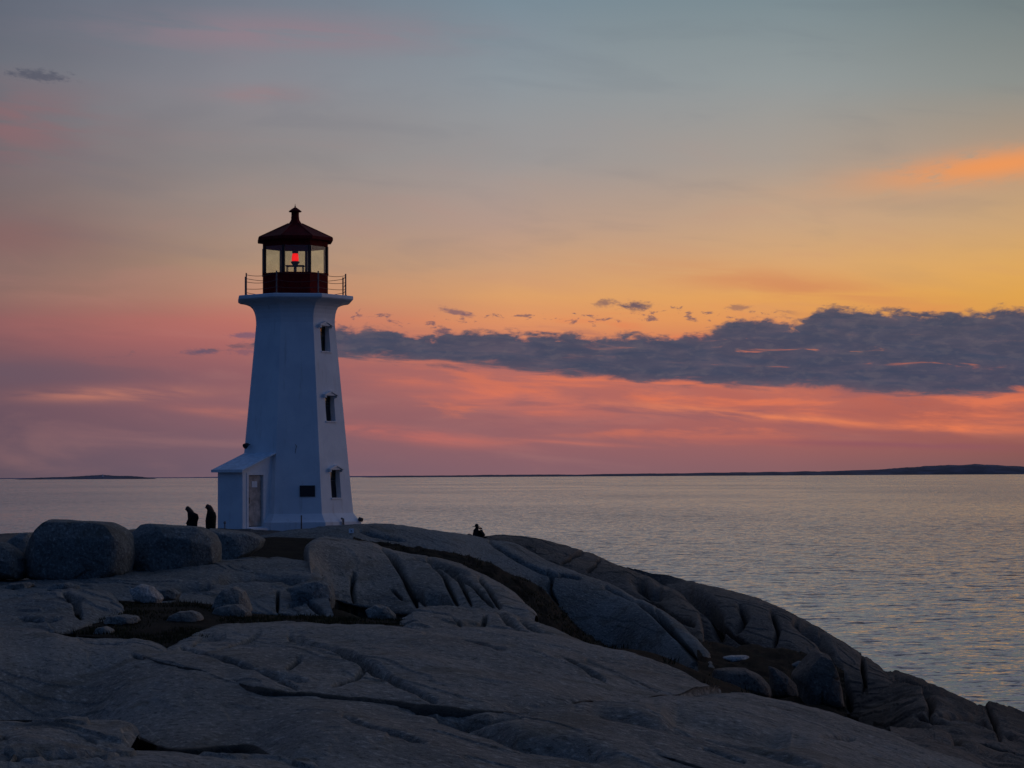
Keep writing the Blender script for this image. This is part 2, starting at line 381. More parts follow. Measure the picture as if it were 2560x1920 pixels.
M_red = simple('dark_red_painted_iron', (0.150, 0.003, 0.004), 0.75, 0.22, 4, 0.003)
M_roofred = simple('red_roof_paint', (0.120, 0.003, 0.005), 0.75, 0.25, 3, 0.004)
M_mull = simple('red_brown_glazing_bar', (0.03, 0.008, 0.008), 0.5, 0.2, 6, 0.0)
M_rail = simple('rusty_rail_iron', (0.16, 0.045, 0.030), 0.6, 0.35, 18, 0.0)
M_pipe = simple('grey_post_iron', (0.18, 0.15, 0.14), 0.6, 0.3, 14, 0.0)
M_iron = simple('dark_iron', (0.022, 0.022, 0.024), 0.5, 0.3, 14, 0.001)
M_plaque = simple('black_bronze', (0.006, 0.006, 0.007), 0.5, 0.3, 30, 0.001)
M_door = simple('worn_brown_door', (0.50, 0.40, 0.33), 0.6, 0.32, 3.2, 0.004)
M_proof = simple('porch_roof_felt', (0.62, 0.72, 0.78), 0.7, 0.12, 4, 0.004)
M_white = simple('white_trim', (0.80, 0.80, 0.79), 0.5, 0.06, 9, 0.001)
M_dim = simple('interior_plaster', (0.05, 0.05, 0.05), 0.9, 0.2, 4, 0.0)
M_frame = simple('window_frame_paint', (0.10, 0.09, 0.08), 0.6, 0.2, 8, 0.0)
M_curt = simple('brown_curtain', (0.62, 0.44, 0.34), 0.9, 0.35, 9, 0.0)
M_cloth = simple('dark_coat', (0.014, 0.015, 0.020), 0.9, 0.3, 20, 0.004)
M_cloth2 = simple('dark_green_coat', (0.014, 0.020, 0.018), 0.9, 0.3, 20, 0.004)
M_hair = simple('brown_hair', (0.070, 0.030, 0.016), 0.6, 0.35, 40, 0.002)
M_skin = simple('skin', (0.22, 0.13, 0.095), 0.6, 0.1, 20, 0.0)
M_black = simple('black_plastic', (0.012, 0.012, 0.013), 0.4, 0.2, 20, 0.0)
M_land = simple('far_wooded_land', (0.115, 0.115, 0.150), 0.95, 0.30, 0.006, 0.0)
M_land2 = simple('far_low_land', (0.20, 0.18, 0.28), 0.95, 0.15, 0.004, 0.0)
M_grass = simple('dusk_grass', (0.046, 0.042, 0.018), 0.9, 0.5, 2.2, 0.0)
def glass_mat(name, tint, refl):
    m_ = bpy.data.materials.new(name); m_.use_nodes = True; t = m_.node_tree; t.nodes.clear(); n = NT(t)
    tr = n.new('ShaderNodeBsdfTransparent'); tr.inputs[0].default_value = (*tint, 1)
    gl = n.new('ShaderNodeBsdfGlossy'); gl.inputs['Roughness'].default_value = 0.08
    df = n.new('ShaderNodeBsdfTranslucent'); df.inputs[0].default_value = (0.8, 0.8, 0.7, 1)
    mx = n.new('ShaderNodeMixShader'); mx.inputs[0].default_value = refl
    t.links.new(tr.outputs[0], mx.inputs[1]); t.links.new(gl.outputs[0], mx.inputs[2])
    m2 = n.new('ShaderNodeMixShader'); p = pos(n); n.link(n.step(n.noise(p, 2.2, 5, 0.6), 0.3, 0.8, 0.02, 0.10), m2.inputs[0])
    t.links.new(mx.outputs[0], m2.inputs[1]); t.links.new(df.outputs[0], m2.inputs[2])
    o = n.new('ShaderNodeOutputMaterial'); t.links.new(m2.outputs[0], o.inputs[0]); return m_
M_glass = glass_mat('lantern_glass', (0.93, 0.96, 0.90), 0.05)
M_pane = glass_mat('window_glass', (0.72, 0.70, 0.52), 0.10)
def emis():
    m_, n, b = mat('red_beacon_glass'); p = pos(n)
    n.link((0.5, 0.01, 0.01), b.inputs['Base Color']); b.inputs['Roughness'].default_value = 0.2
    fr = n.new('ShaderNodeLayerWeight'); fr.inputs[0].default_value = 0.45
    c = n.mix(fr.outputs['Facing'], (1.0, 0.012, 0.010), (0.6, 0.001, 0.002))
    n.link(c, b.inputs['Emission Color']); b.inputs['Emission Strength'].default_value = 1.3; return m_
M_beacon = emis()

def water_mat():
    m_, n, b = mat('sea_water'); p = pos(n)
    n.link((0.022, 0.038, 0.062), b.inputs['Base Color']); b.inputs['Roughness'].default_value = 0.06; b.inputs['IOR'].default_value = 1.8
    b.inputs['Specular IOR Level'].default_value = 0.5
    def nv(vec, det, rg, dist=0.3):
        c = n.noise(vec, 1.0, det, rg, dist, out=1); sp_ = n.new('ShaderNodeSeparateXYZ'); n.link(c, sp_.inputs[0]); return n.sub(sp_.outputs[0], 0.5), n.sub(sp_.outputs[1], 0.5)
    L_ = [(nv(scl(n, p, (0.05, 0.09, 1)), 3, 0.5), 0.30), (nv(scl(n, p, (0.34, 0.56, 1)), 4, 0.6), 1.25), (nv(scl(n, p, (1.3, 2.3, 1)), 3, 0.6), 1.0)]
    patch = n.step(n.noise(scl(n, p, (0.006, 0.003, 1)), 1.0, 3, 0.5), 0.36, 0.66, 0.70, 1.15)
    sx_ = 0.0; sy_ = 0.0
    for (a_, b_), k_ in L_:
        sx_ = n.add(sx_, n.mul(a_, k_ * 0.7)) if not isinstance(sx_, float) else n.mul(a_, k_ * 0.7)
        sy_ = n.add(sy_, n.mul(b_, k_)) if not isinstance(sy_, float) else n.mul(b_, k_)
    ab = n.m('ABSOLUTE', n.mul(sy_, patch))
    vm = n.new('ShaderNodeVectorMath', operation='NORMALIZE'); n.link(n.xyz(n.mul(sx_, patch), n.sub(-0.03, n.add(n.mul(ab, 0.62), n.mul(n.mul(ab, ab), 3.8))), 1.0), vm.inputs[0])
    n.link(vm.outputs[0], b.inputs['Normal'])
    return m_
M_sea = water_mat()

# ------------------------------------------------------------------ sea and far land
def sea():
    ys = np.concatenate([np.linspace(-60, 60, 6), 60 * (60000 / 60.0) ** (np.linspace(0, 1, 90)[1:])])
    sx_ = np.linspace(-1.2, 1.2, 41)
    V = np.array([[(abs(y) * 0.9 + 160) * s, y, 0.0] for y in ys for s in sx_])
    o = mk_np('sea', V, gridq(len(ys), len(sx_))[:, ::-1], M_sea); tag(o, kind='structure')
sea()
def land(name, prof, D, material, depth, kind='structure'):
    us = np.linspace(prof[0][0], prof[-1][0], 420); P = np.array(prof, float)
    hh = np.interp(us, P[:, 0], P[:, 1]); k_ = D / F
    hh = hh * (1 + 0.22 * fbm(np.stack([us * 0.012, us * 0, us * 0], -1), 4)) + 0.55 * fbm(np.stack([us * 0.16, us * 0 + 4, us * 0], -1), 3, 0.7) * np.clip(hh / 3, 0, 1)
    hh = np.clip(hh, 0, None); hh[0] = 0; hh[-1] = 0; n = 9; V = []
    for u, h in zip(us, hh):
        x = (u - 1280) * k_
        for j in range(n):
            t = j / (n - 1); s = t * 2 - 1
            z = h * k_ * max(0.0, 1 - abs(s) ** 2.2) - 1.0 + 1.0 * (1 - abs(s))
            V.append((x * (1 + depth * t / D), D + depth * t, z + 0.12 * h * k_ * float(fbm(np.array([[u * 0.02, t * 3, 0.5]]), 2)[0]) * (1 - abs(s))))
    o = mk_np(name, np.array(V), gridq(len(us), n), material); tag(o, kind=kind); return o
land('far_hills', [(900,0),(950,2.5),(1000,4),(1100,4.5),(1300,5.5),(1450,5),(1600,7),(1750,7.5),(1900,9),(2050,10.5),(2150,12),(2220,16),(2300,21),(2380,25),(2440,26),(2500,24),(2560,20),(2700,16),(2900,15),(3300,9),(3600,0)], 16000, M_land, 1500)
land('far_island', [(36,0),(60,2.5),(100,5),(150,6),(190,7.5),(225,9),(255,11.5),(280,9.5),(310,8.5),(345,6.5),(385,1.5),(392,0)], 13000, M_land, 700)
land('far_coast', [(-700,0),(-500,2.5),(0,2.2),(400,2.0),(700,3.0),(1000,3.2),(1400,0)], 24000, M_land2, 900)

# ------------------------------------------------------------------ bedrock: whaleback ledges
def spline(P, n):
    P = np.array(P, float); m_ = len(P); x = np.linspace(0, m_ - 1, n); i = np.clip(np.floor(x).astype(int), 0, m_ - 2); t = (x - i)[:, None]
    g = lambda j: P[np.clip(j, 0, m_ - 1)]
    p0, p1, p2, p3 = g(i - 1), g(i), g(i + 1), g(i + 2)
    return 0.5 * ((2 * p1) + (-p0 + p2) * t + (2 * p0 - 5 * p1 + 4 * p2 - p3) * t ** 2 + (-p0 + 3 * p1 - 3 * p2 + p3) * t ** 3)
def polydist(u, v, line):
    best = np.full(u.shape, 1e9); L = 0; side = np.zeros(u.shape); tt = np.zeros(u.shape)
    seg = [math.hypot(line[i+1][0]-line[i][0], line[i+1][1]-line[i][1]) for i in range(len(line)-1)]; tot = sum(seg)
    for i, s in enumerate(seg):
        ax, ay = line[i]; bx, by = line[i + 1]
        q = np.clip(((u - ax) * (bx - ax) + (v - ay) * (by - ay)) / (s * s), 0, 1)
        d = np.hypot(u - ax - q * (bx - ax), v - ay - q * (by - ay)); mk_ = d < best
        best = np.where(mk_, d, best); tt = np.where(mk_, (L + q * s) / tot, tt); L += s
    return best, tt
BASEPTS = []
bedV, bedQ, bedM, bedJ = [], [], [], []; bedN = 0
def ledge(pairs, p=0.62, amp=0.16, freq=0.35, back=4.0, drop=1.6, cracks=(), nu=None, nt=110, mi=0, lip=0.0, foot=0.8, steps=0.05, seed=0.0, basedrop=0.5, under=0.3, swell=0.0, fr=None):
    if fr: pairs = [(a, (b[0], b[1], max(b[2], a[2] * fr))) for a, b in pairs]
    """A rounded ledge of bedrock. pairs = (top bearing, depth | foot bearing, depth)."""
    global bedN
    top = [a for a, b in pairs]; bot = [b for a, b in pairs]
    for b in bot: q = at(*b); BASEPTS.append((q.x, q.y, q.z - basedrop))
    for a in top: q = at(*a); BASEPTS.append((q.x, q.y, q.z - basedrop - 0.6))
    if nu is None: nu = int(max(60, (abs(top[-1][0] - top[0][0]) + abs(top[-1][1] - top[0][1])) / 2.4))
    T = spline(top, nu); B = spline(bot, nu)
    jit = fbm(np.stack([T[:, 0] * 0.02 + seed, T[:, 0] * 0, T[:, 0] * 0 + 2.0], -1), 4) * 3.0
    s = np.linspace(0, 1, nt); t = s ** 1.6
    tt = t[None, :]
    u = T[:, None, 0] + (B[:, None, 0] - T[:, None, 0]) * tt
    v = T[:, None, 1] + jit[:, None] * (1 - tt) ** 3 + (B[:, None, 1] - T[:, None, 1]) * tt
    iD = 1 / T[:, None, 2] + (1 / B[:, None, 2] - 1 / T[:, None, 2]) * tt ** p
    P = at_np(u, v, 1 / iD + under * sstep(tt, 0.95, 1.0) ** 2)
    # back of the ledge, falling away beyond the crest
    nb = 16; tb = np.linspace(1, 0, nb, endpoint=False)[:, None, None]
    C = P[:, 0, :]; ry = C - np.array([0, 0, CZ]); hd = ry[:, :2] / np.linalg.norm(ry[:, :2], axis=1)[:, None]
    slope = -ry[:, 2] / np.linalg.norm(ry[:, :2], axis=1)
    bk = np.zeros((nb,) + C.shape)
    bk[..., 0] = C[:, 0] + hd[:, 0] * back * tb[..., 0]; bk[..., 1] = C[:, 1] + hd[:, 1] * back * tb[..., 0]
    bk[..., 2] = C[:, 2] - slope * back * tb[..., 0] - drop * tb[..., 0] ** 1.6
    ft = P[:, -1:, :].copy(); ft[..., 2] -= foot; ft[..., 1] -= 0.05
    A = np.concatenate([np.swapaxes(bk, 0, 1), P, ft], 1)
    U = np.concatenate([np.repeat(T[:, None, 0], nb, 1), u, u[:, -1:]], 1); Vv = np.concatenate([np.repeat(T[:, None, 1] - 400, nb, 1), v, v[:, -1:] + 300], 1)
    # surface normal
    gu = np.gradient(A, axis=0); gv = np.gradient(A, axis=1); N = np.cross(gu, gv); N /= np.linalg.norm(N, axis=-1)[..., None] + 1e-9
    if (N * (np.array([0, 0, CZ + 3]) - A)).sum(-1).mean() < 0: N = -N
    sc = np.array([1.0, 0.8, 1.3]); q = A * freq * sc + seed
    d = amp * fbm(q, 5, 0.42)
    XR_ = A[..., 0] * 0.42 - A[..., 1] * 0.91; YR_ = A[..., 0] * 0.91 + A[..., 1] * 0.42
    wv = fbm(np.stack([XR_ * 0.07, YR_ * 0.30, A[..., 2] * 0.4], -1) + seed + 5.0, 4) * 6.0 + YR_ * 0.12
    if swell: d += swell * fbm(np.stack([XR_ * 0.06, YR_ * 0.30, A[..., 2] * 0], -1) + 3.7, 2)
    fr = wv - np.floor(wv); d += steps * (sstep(fr, 0.0, 0.10) - fr)
    joint_and_shade = np.zeros(U.shape)
    for cr in cracks:
        line, wd, dp = cr[:3]; dist, ct = polydist(U, Vv, line)
        wob_ = 1 + (0.5 if wd < 10 else 0.0) * pn(np.stack([U * 0.035, Vv * 0.035, U * 0 + seed], -1))
        taper = np.clip(np.minimum(ct, 1 - ct) * 7, 0.25, 1)
        ww = wd * wob_
        d -= (1.5 if dp < 0.3 else 1.2) * dp * taper * (np.exp(-(dist / ww) ** 2) + 0.8 * np.exp(-(dist / (2.6 * 0.9)) ** 2) * (wd < 10))
        if wd < 12: joint_and_shade = np.maximum(joint_and_shade, taper * np.exp(-(dist / (2.6 + 0.25 * ww)) ** 2) * np.clip(0.55 + 1.2 * pn(np.stack([U * 0.02, Vv * 0.02, U * 0 + seed + 3], -1)), 0.15, 1))
    A = A + N * d[..., None]
    tq = np.concatenate([np.zeros(nb), t, [1.0]])[None, :]; joint_and_shade = np.maximum(joint_and_shade, sstep(tq, 0.972, 0.992) * np.ones(U.shape))  # each ledge foot also darkened in colour, as contact shade
    bedJ.append(joint_and_shade.ravel()); bedV.append(A.reshape(-1, 3)); bedQ.append(gridq(A.shape[0], A.shape[1], bedN)); bedM.append(np.full(len(bedQ[-1]), mi)); bedN += A.shape[0] * A.shape[1]
    return A

# far right shore rocks
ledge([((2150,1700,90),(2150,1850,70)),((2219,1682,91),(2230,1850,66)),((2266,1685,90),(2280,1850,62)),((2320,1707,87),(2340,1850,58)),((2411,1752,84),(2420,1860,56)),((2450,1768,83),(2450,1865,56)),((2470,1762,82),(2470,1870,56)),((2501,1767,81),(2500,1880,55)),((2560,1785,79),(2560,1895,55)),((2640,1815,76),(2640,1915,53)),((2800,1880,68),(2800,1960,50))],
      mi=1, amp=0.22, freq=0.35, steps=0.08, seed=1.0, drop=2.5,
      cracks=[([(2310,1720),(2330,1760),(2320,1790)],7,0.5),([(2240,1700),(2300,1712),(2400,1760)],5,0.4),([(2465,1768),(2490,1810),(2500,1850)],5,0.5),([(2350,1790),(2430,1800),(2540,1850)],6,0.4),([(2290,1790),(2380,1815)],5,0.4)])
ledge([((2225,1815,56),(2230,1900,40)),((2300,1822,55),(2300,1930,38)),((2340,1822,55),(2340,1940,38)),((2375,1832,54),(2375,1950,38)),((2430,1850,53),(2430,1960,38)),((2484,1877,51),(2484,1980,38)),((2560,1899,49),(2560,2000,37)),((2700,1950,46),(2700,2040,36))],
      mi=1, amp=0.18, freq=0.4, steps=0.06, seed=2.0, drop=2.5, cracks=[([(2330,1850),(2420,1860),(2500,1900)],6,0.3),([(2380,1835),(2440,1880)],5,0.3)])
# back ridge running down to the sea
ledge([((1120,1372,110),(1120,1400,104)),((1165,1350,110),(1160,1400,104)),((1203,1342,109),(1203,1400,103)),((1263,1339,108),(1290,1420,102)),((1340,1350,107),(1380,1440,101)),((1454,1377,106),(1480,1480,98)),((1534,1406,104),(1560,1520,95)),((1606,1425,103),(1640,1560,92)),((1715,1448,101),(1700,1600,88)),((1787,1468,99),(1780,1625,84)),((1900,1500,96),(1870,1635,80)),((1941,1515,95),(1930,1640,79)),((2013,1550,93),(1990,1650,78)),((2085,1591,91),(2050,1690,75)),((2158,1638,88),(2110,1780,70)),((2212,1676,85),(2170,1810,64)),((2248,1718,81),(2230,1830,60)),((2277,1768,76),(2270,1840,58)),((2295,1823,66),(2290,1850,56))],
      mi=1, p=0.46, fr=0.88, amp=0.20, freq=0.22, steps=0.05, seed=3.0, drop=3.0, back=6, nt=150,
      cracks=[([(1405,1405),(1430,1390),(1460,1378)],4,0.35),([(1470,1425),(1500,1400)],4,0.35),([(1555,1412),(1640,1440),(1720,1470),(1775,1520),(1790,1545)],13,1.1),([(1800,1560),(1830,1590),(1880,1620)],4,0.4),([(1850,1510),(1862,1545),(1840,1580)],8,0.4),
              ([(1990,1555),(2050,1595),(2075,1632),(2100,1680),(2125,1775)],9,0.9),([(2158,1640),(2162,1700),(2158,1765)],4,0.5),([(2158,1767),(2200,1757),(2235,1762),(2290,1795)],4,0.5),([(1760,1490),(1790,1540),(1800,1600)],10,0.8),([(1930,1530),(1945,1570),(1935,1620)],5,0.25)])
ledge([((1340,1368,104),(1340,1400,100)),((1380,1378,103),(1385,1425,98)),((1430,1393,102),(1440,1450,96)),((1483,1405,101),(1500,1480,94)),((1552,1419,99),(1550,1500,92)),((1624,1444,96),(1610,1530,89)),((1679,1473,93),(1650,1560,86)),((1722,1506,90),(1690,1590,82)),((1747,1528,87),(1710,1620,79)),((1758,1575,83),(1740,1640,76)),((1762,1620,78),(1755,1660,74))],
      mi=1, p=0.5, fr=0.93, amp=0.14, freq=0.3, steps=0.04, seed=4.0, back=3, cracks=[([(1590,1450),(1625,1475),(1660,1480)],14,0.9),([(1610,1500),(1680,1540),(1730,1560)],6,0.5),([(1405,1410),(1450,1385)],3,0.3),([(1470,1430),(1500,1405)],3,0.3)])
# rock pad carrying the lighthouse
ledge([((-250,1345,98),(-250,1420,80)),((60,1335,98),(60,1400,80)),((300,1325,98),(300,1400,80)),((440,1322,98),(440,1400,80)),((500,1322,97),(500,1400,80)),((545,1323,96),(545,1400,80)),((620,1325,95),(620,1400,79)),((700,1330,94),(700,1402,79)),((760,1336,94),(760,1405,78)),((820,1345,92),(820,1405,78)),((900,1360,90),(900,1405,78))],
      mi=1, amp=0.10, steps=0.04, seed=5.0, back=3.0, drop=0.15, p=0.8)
# the long main ridge
ledge([((640,1334,93),(640,1345,88)),((694,1326,93),(694,1350,87)),((785,1320,93),(790,1360,86)),((871,1314,93),(880,1380,84)),((936,1311,93.5),(955,1394,83)),((1002,1312,94),(1050,1408,82)),((1056,1320,94),(1120,1417,81)),((1110,1330,94),(1175,1424,80)),((1175,1341,95),(1230,1444,78)),((1226,1352,95),(1285,1464,76)),((1281,1360,95),(1335,1484,74)),((1335,1385,94),(1375,1512,72)),((1400,1412,92),(1415,1552,70)),((1462,1437,90),(1470,1608,68)),((1534,1464,88),(1540,1640,65)),((1588,1491,85),(1590,1660,64)),((1642,1520,82),(1640,1680,63)),((1697,1556,79),(1690,1700,62)),((1736,1589,76),(1730,1710,61)),((1762,1621,73),(1755,1718,61)),((1780,1658,69),(1775,1720,61)),((1791,1701,64),(1790,1725,61))],
      p=0.48, fr=0.91, amp=0.16, freq=0.18, steps=0.02, seed=6.0, drop=2.2, nt=150, mi=2,
      cracks=[([(1225,1355),(1290,1395),(1350,1425),(1400,1440)],4,0.30),([(1370,1425),(1380,1445),(1372,1470),(1392,1510)],4,0.4),([(1400,1435),(1450,1445)],3,0.2),([(1515,1465),(1590,1500),(1635,1535),(1690,1590),(1730,1640),(1775,1700)],5,0.35),([(1640,1525),(1700,1600),(1760,1680)],4,0.2),([(1735,1650),(1728,1690)],3,0.2),([(900,1330),(960,1345),(1010,1352)],4,0.15)])
# dome below the lighthouse
ledge([((766,1422,62),(770,1440,58)),((767,1378,68),(790,1470,55)),((778,1354,72),(815,1488,53)),((803,1341,74),(845,1505,52)),((857,1347,74),(880,1516,51)),((930,1359,74),(930,1526,50)),((984,1376,73),(975,1536,50)),((1074,1394,71),(1040,1538,50)),((1146,1412,69),(1110,1538,51)),((1200,1437,66),(1180,1538,51)),((1255,1463,63),(1240,1540,51)),((1291,1491,60),(1285,1544,51)),((1320,1517,56),(1318,1550,50)),((1336,1542,52),(1336,1558,50))],
      p=0.44, fr=0.82, amp=0.14, freq=0.25, steps=0.025, seed=7.0, drop=2.6, nt=150,
      cracks=[([(955,1372),(985,1400),(1010,1440),(1020,1470),(1035,1500),(1042,1522)],5,0.40),([(1020,1470),(1050,1490),(1060,1505)],8,0.15),([(1070,1400),(1110,1440),(1140,1510)],4,0.25),([(1080,1402),(1150,1450),(1175,1510)],4,0.22),([(1120,1420),(1180,1460),(1235,1520)],4,0.22),([(1200,1445),(1225,1480),(1250,1525)],4,0.22),
              ([(886,1430),(882,1470),(886,1505)],4,0.35),([(805,1430),(815,1465),(840,1485)],6,0.35),([(1060,1500),(1090,1500),(1125,1520)],13,0.55),([(980,1475),(1005,1500)],3,0.2),([(1040,1400),(1100,1412),(1170,1435)],3,0.12)])
# ground slab below the boulders
ledge([((-250,1450,64),(-250,1520,54)),((0,1450,63),(0,1520,54)),((69,1449,62.6),(80,1520,54)),((181,1448,62.4),(180,1525,53)),((300,1438,62.8),(300,1528,52)),((362,1434,63.2),(380,1532,51)),((470,1417,65),(470,1535,50)),((535,1402,67),(530,1535,50)),((580,1390,71),(590,1538,50)),((651,1393,70),(650,1540,50)),((723,1397,69),(720,1545,50)),((775,1412,66),(780,1550,49)),((800,1440,62),(840,1555,48))],
      p=0.55, amp=0.16, freq=0.3, steps=0.04, seed=8.0, nt=130, mi=2, cracks=[([(720,1470),(760,1500),(810,1535)],4,0.35),([(765,1505),(720,1520)],3,0.2),([(695,1475),(694,1530)],3,0.3),([(540,1450),(640,1440),(760,1450)],8,0.15),([(440,1470),(530,1460)],6,0.12)])
# left humps
ledge([((-250,1540,50),(-250,1590,41)),((0,1510,51),(0,1588,41)),((80,1491,52),(80,1588,41)),((134,1478,53),(134,1588,41)),((175,1476,53),(172,1585,41.5)),((200,1480,52.5),(196,1580,42)),((217,1478,52.5),(225,1565,43)),((250,1481,52),(250,1558,44)),((271,1488,51),(270,1552,44.5)),((300,1510,49),(290,1547,45)),((306,1530,47),(304,1542,46))],
      p=0.5, amp=0.14, seed=9.0, nt=100, mi=2, cracks=[([(165,1492),(190,1510),(203,1545)],6,0.35),([(50,1540),(110,1552),(150,1545)],5,0.2),([(160,1485),(200,1500)],4,0.15)])
# small ledge above the great slab
ledge([((1000,1552,47),(1000,1600,43)),((1026,1538,48),(1030,1600,42)),((1041,1525,49),(1050,1600,42)),((1110,1522,50),(1110,1610,42)),((1182,1524,50),(1180,1620,42)),((1255,1530,50),(1250,1635,41)),((1327,1553,49),(1320,1650,40)),((1400,1582,47),(1400,1670,39)),((1462,1614,45),(1460,1690,38)),((1500,1635,43),(1500,1700,37))],
      p=0.5, amp=0.10, freq=0.5, seed=10.0, cracks=[([(1215,1545),(1205,1565),(1185,1580)],4,0.25),([(1250,1535),(1290,1570),(1320,1590)],5,0.25),([(1300,1550),(1350,1580),(1400,1600)],4,0.18),([(1130,1545),(1150,1570)],3,0.12)])
# the great slab
ledge([((385,1628,37),(361,1643,34.6)),((419,1604,38.5),(430,1664,32.65)),((452,1586,40),(506,1682,31.4)),((535,1567,42),(580,1705,30.2)),((615,1563,43),(651,1728,28.6)),((735,1562,43),(784,1740,28)),((857,1567,43),(893,1754,27.4)),((960,1568,43),(1002,1765,26.9)),((1060,1572,43),(1074,1778,26.4)),((1180,1580,43),(1182,1792,26)),((1300,1590,42.5),(1273,1796,26)),((1400,1602,42),(1345,1790,26.4)),((1500,1628,41),(1462,1776,27.4)),((1570,1643,40),(1534,1768,28.4)),((1642,1665,38.5),(1606,1752,29.5)),((1715,1690,37),(1680,1738,30.5)),((1803,1716,34),(1805,1724,33))],
      p=0.60, amp=0.12, freq=0.28, seed=11.0, nt=230, swell=0.30, foot=0.3, under=0.06, steps=0.02,
      cracks=[([(452,1607),(506,1624),(560,1645),(633,1668),(687,1696),(740,1722)],5,0.14),([(725,1583),(790,1605),(850,1630),(900,1655),(960,1690),(1020,1725),(1085,1765)],6,0.22),([(915,1668),(890,1692),(835,1712)],4,0.16),([(545,1610),(600,1590),(650,1575)],3,0.08),([(720,1665),(750,1640)],4,0.12),
              ([(1470,1635),(1560,1680),(1640,1730)],3,0.10),([(1370,1640),(1450,1680),(1510,1710)],3,0.08),([(1150,1610),(1260,1640)],3,0.06),([(480,1600),(500,1580),(560,1575)],4,0.08),([(640,1668),(700,1685),(760,1700)],7,0.08),([(1060,1586),(1090,1588)],4,0.12)])
# the near-left slab
ledge([((-300,1566,42),(-300,1800,31.5)),((0,1567,42),(-20,1800,31.5)),((80,1569,41.5),(60,1800,31.5)),((145,1581,40),(130,1800,31.4)),((253,1582,40),(210,1800,31)),((354,1586,39),(290,1822,28.2)),((400,1600,38),(350,1846,26.6)),((440,1628,35.6),(410,1870,25.4)),((520,1655,33.4),(480,1878,24.8)),((600,1685,31.4),(560,1874,24.9)),((680,1716,29.7),(650,1882,24.5)),((784,1734,28.5),(760,1960,21.5)),((893,1748,28.0),(880,1990,20.5)),((1002,1758,28),(1000,1990,20.5)),((1074,1770,27.4),(1090,1990,20.5)),((1182,1786,26.8),(1200,1990,20.5)),((1291,1801,26.2),(1310,1990,20.5)),((1400,1815,25.7),(1430,1990,20.5)),((1550,1836,25.2),(1600,1990,20.5)),((1750,1872,24.6),(1800,1990,20.5)),((2000,1940,23),(2100,2010,20))],
      p=0.80, under=0.0, amp=0.11, freq=0.26, seed=12.0, nt=260, swell=0.34, steps=0.02,
      cracks=[([(1108,1800),(1180,1822),(1240,1840),(1290,1868),(1420,1888),(1520,1915)],15,0.17),([(1100,1808),(1150,1818),(1210,1832)],7,0.12),([(860,1800),(930,1838),(1010,1868),(1060,1885)],6,0.08),([(200,1590),(250,1600),(310,1602)],6,0.10),
              ([(1330,1800),(1450,1822),(1583,1834),(1720,1864),(1860,1918)],6,0.12),([(1000,1775),(1100,1795),(1200,1808),(1300,1815)],6,0.05),([(330,1640),(360,1645)],4,0.06)])
# bottom right slab
ledge([((1310,1797,27),(1310,1818,26)),((1331,1782,27.5),(1340,1818,25.5)),((1371,1776,28),(1400,1828,25)),((1443,1777,28),(1500,1852,24)),((1552,1766,29),(1600,1882,23)),((1606,1752,30),(1680,1912,22)),((1715,1732,32),(1760,1942,21.5)),((1805,1728,33),(1850,1972,21)),((1868,1728,33.5),(1900,2000,20.5)),((1977,1747,33),(1990,2010,20.3)),((2049,1765,32.5),(2060,2020,20)),((2121,1787,32),(2130,2030,20)),((2230,1819,31),(2230,2040,20)),((2302,1846,30),(2300,2050,19.5)),((2375,1873,29.5),(2370,2060,19.5)),((2447,1895,29),(2440,2070,19)),((2520,1918,28.5),(2520,2080,19)),((2700,1985,27),(2700,2110,18))],
      p=0.66, under=0.05, amp=0.10, freq=0.28, seed=13.0, nt=190, swell=0.30, drop=3.0, steps=0.015,
      cracks=[([(1440,1790),(1560,1808),(1640,1818),(1760,1838),(1900,1880),(2040,1925)],11,0.10),([(1640,1780),(1740,1800),(1860,1825),(1990,1840)],26,0.14),([(1760,1878),(1860,1915)],4,0.08),([(2060,1820),(2140,1825)],4,0.05),([(2330,1890),(2332,1915)],3,0.06)])
# near bottom-left ledges
ledge([((-250,1815,27),(-250,1910,22.5)),((0,1811,27),(0,1910,22.5)),((100,1807,27),(100,1905,22.6)),((174,1800,27.3),(170,1900,22.8)),((253,1807,27),(230,1896,23)),((300,1813,26.5),(270,1892,23)),((330,1822,26),(300,1887,23.2)),((342,1841,25.5),(320,1882,23.5))],
      p=0.5, amp=0.08, freq=0.6, seed=14.0, cracks=[([(0,1850),(60,1828),(130,1822)],5,0.10),([(100,1826),(190,1835),(240,1855)],5,0.10)])
ledge([((-250,1880,24.2),(-250,2020,20)),((0,1856,24.6),(0,2020,20)),((27,1838,25),(40,2020,20)),((126,1834,25),(130,2020,20)),((203,1843,24.8),(205,2020,20)),((253,1858,24.4),(255,2020,20)),((316,1871,24),(320,2020,20)),((452,1880,23.5),(455,2020,20)),((588,1894,23),(590,2020,20)),((678,1902,22.7),(680,2030,20)),((741,1918,22.3),(745,2030,20)),((800,1945,21.8),(800,2030,20))],
      p=0.55, amp=0.08, freq=0.5, seed=15.0, cracks=[([(120,1850),(220,1860),(300,1885)],5,0.07),([(0,1900),(150,1890),(280,1895)],8,0.05)])
ledge([((722,1915,22.2),(730,2030,20)),((738,1890,22.6),(745,2030,20)),((768,1870,23.0),(770,2030,20)),((830,1866,23.2),(830,2030,20)),((945,1865,23.2),(945,2030,20)),((1020,1882,22.9),(1020,2030,20)),((1100,1902,22.3),(1100,2030,20)),((1200,1935,21.7),(1200,2040,20))],
      p=0.8, amp=0.06, freq=0.5, seed=16.0, drop=0.5, back=2, cracks=[([(850,1880),(950,1885)],5,0.08)])
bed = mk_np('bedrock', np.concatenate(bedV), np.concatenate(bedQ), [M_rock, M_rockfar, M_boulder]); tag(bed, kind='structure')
ja = bed.data.attributes.new('joint_and_shade', 'FLOAT', 'POINT'); ja.data.foreach_set('value', np.concatenate(bedJ).astype(np.float32))
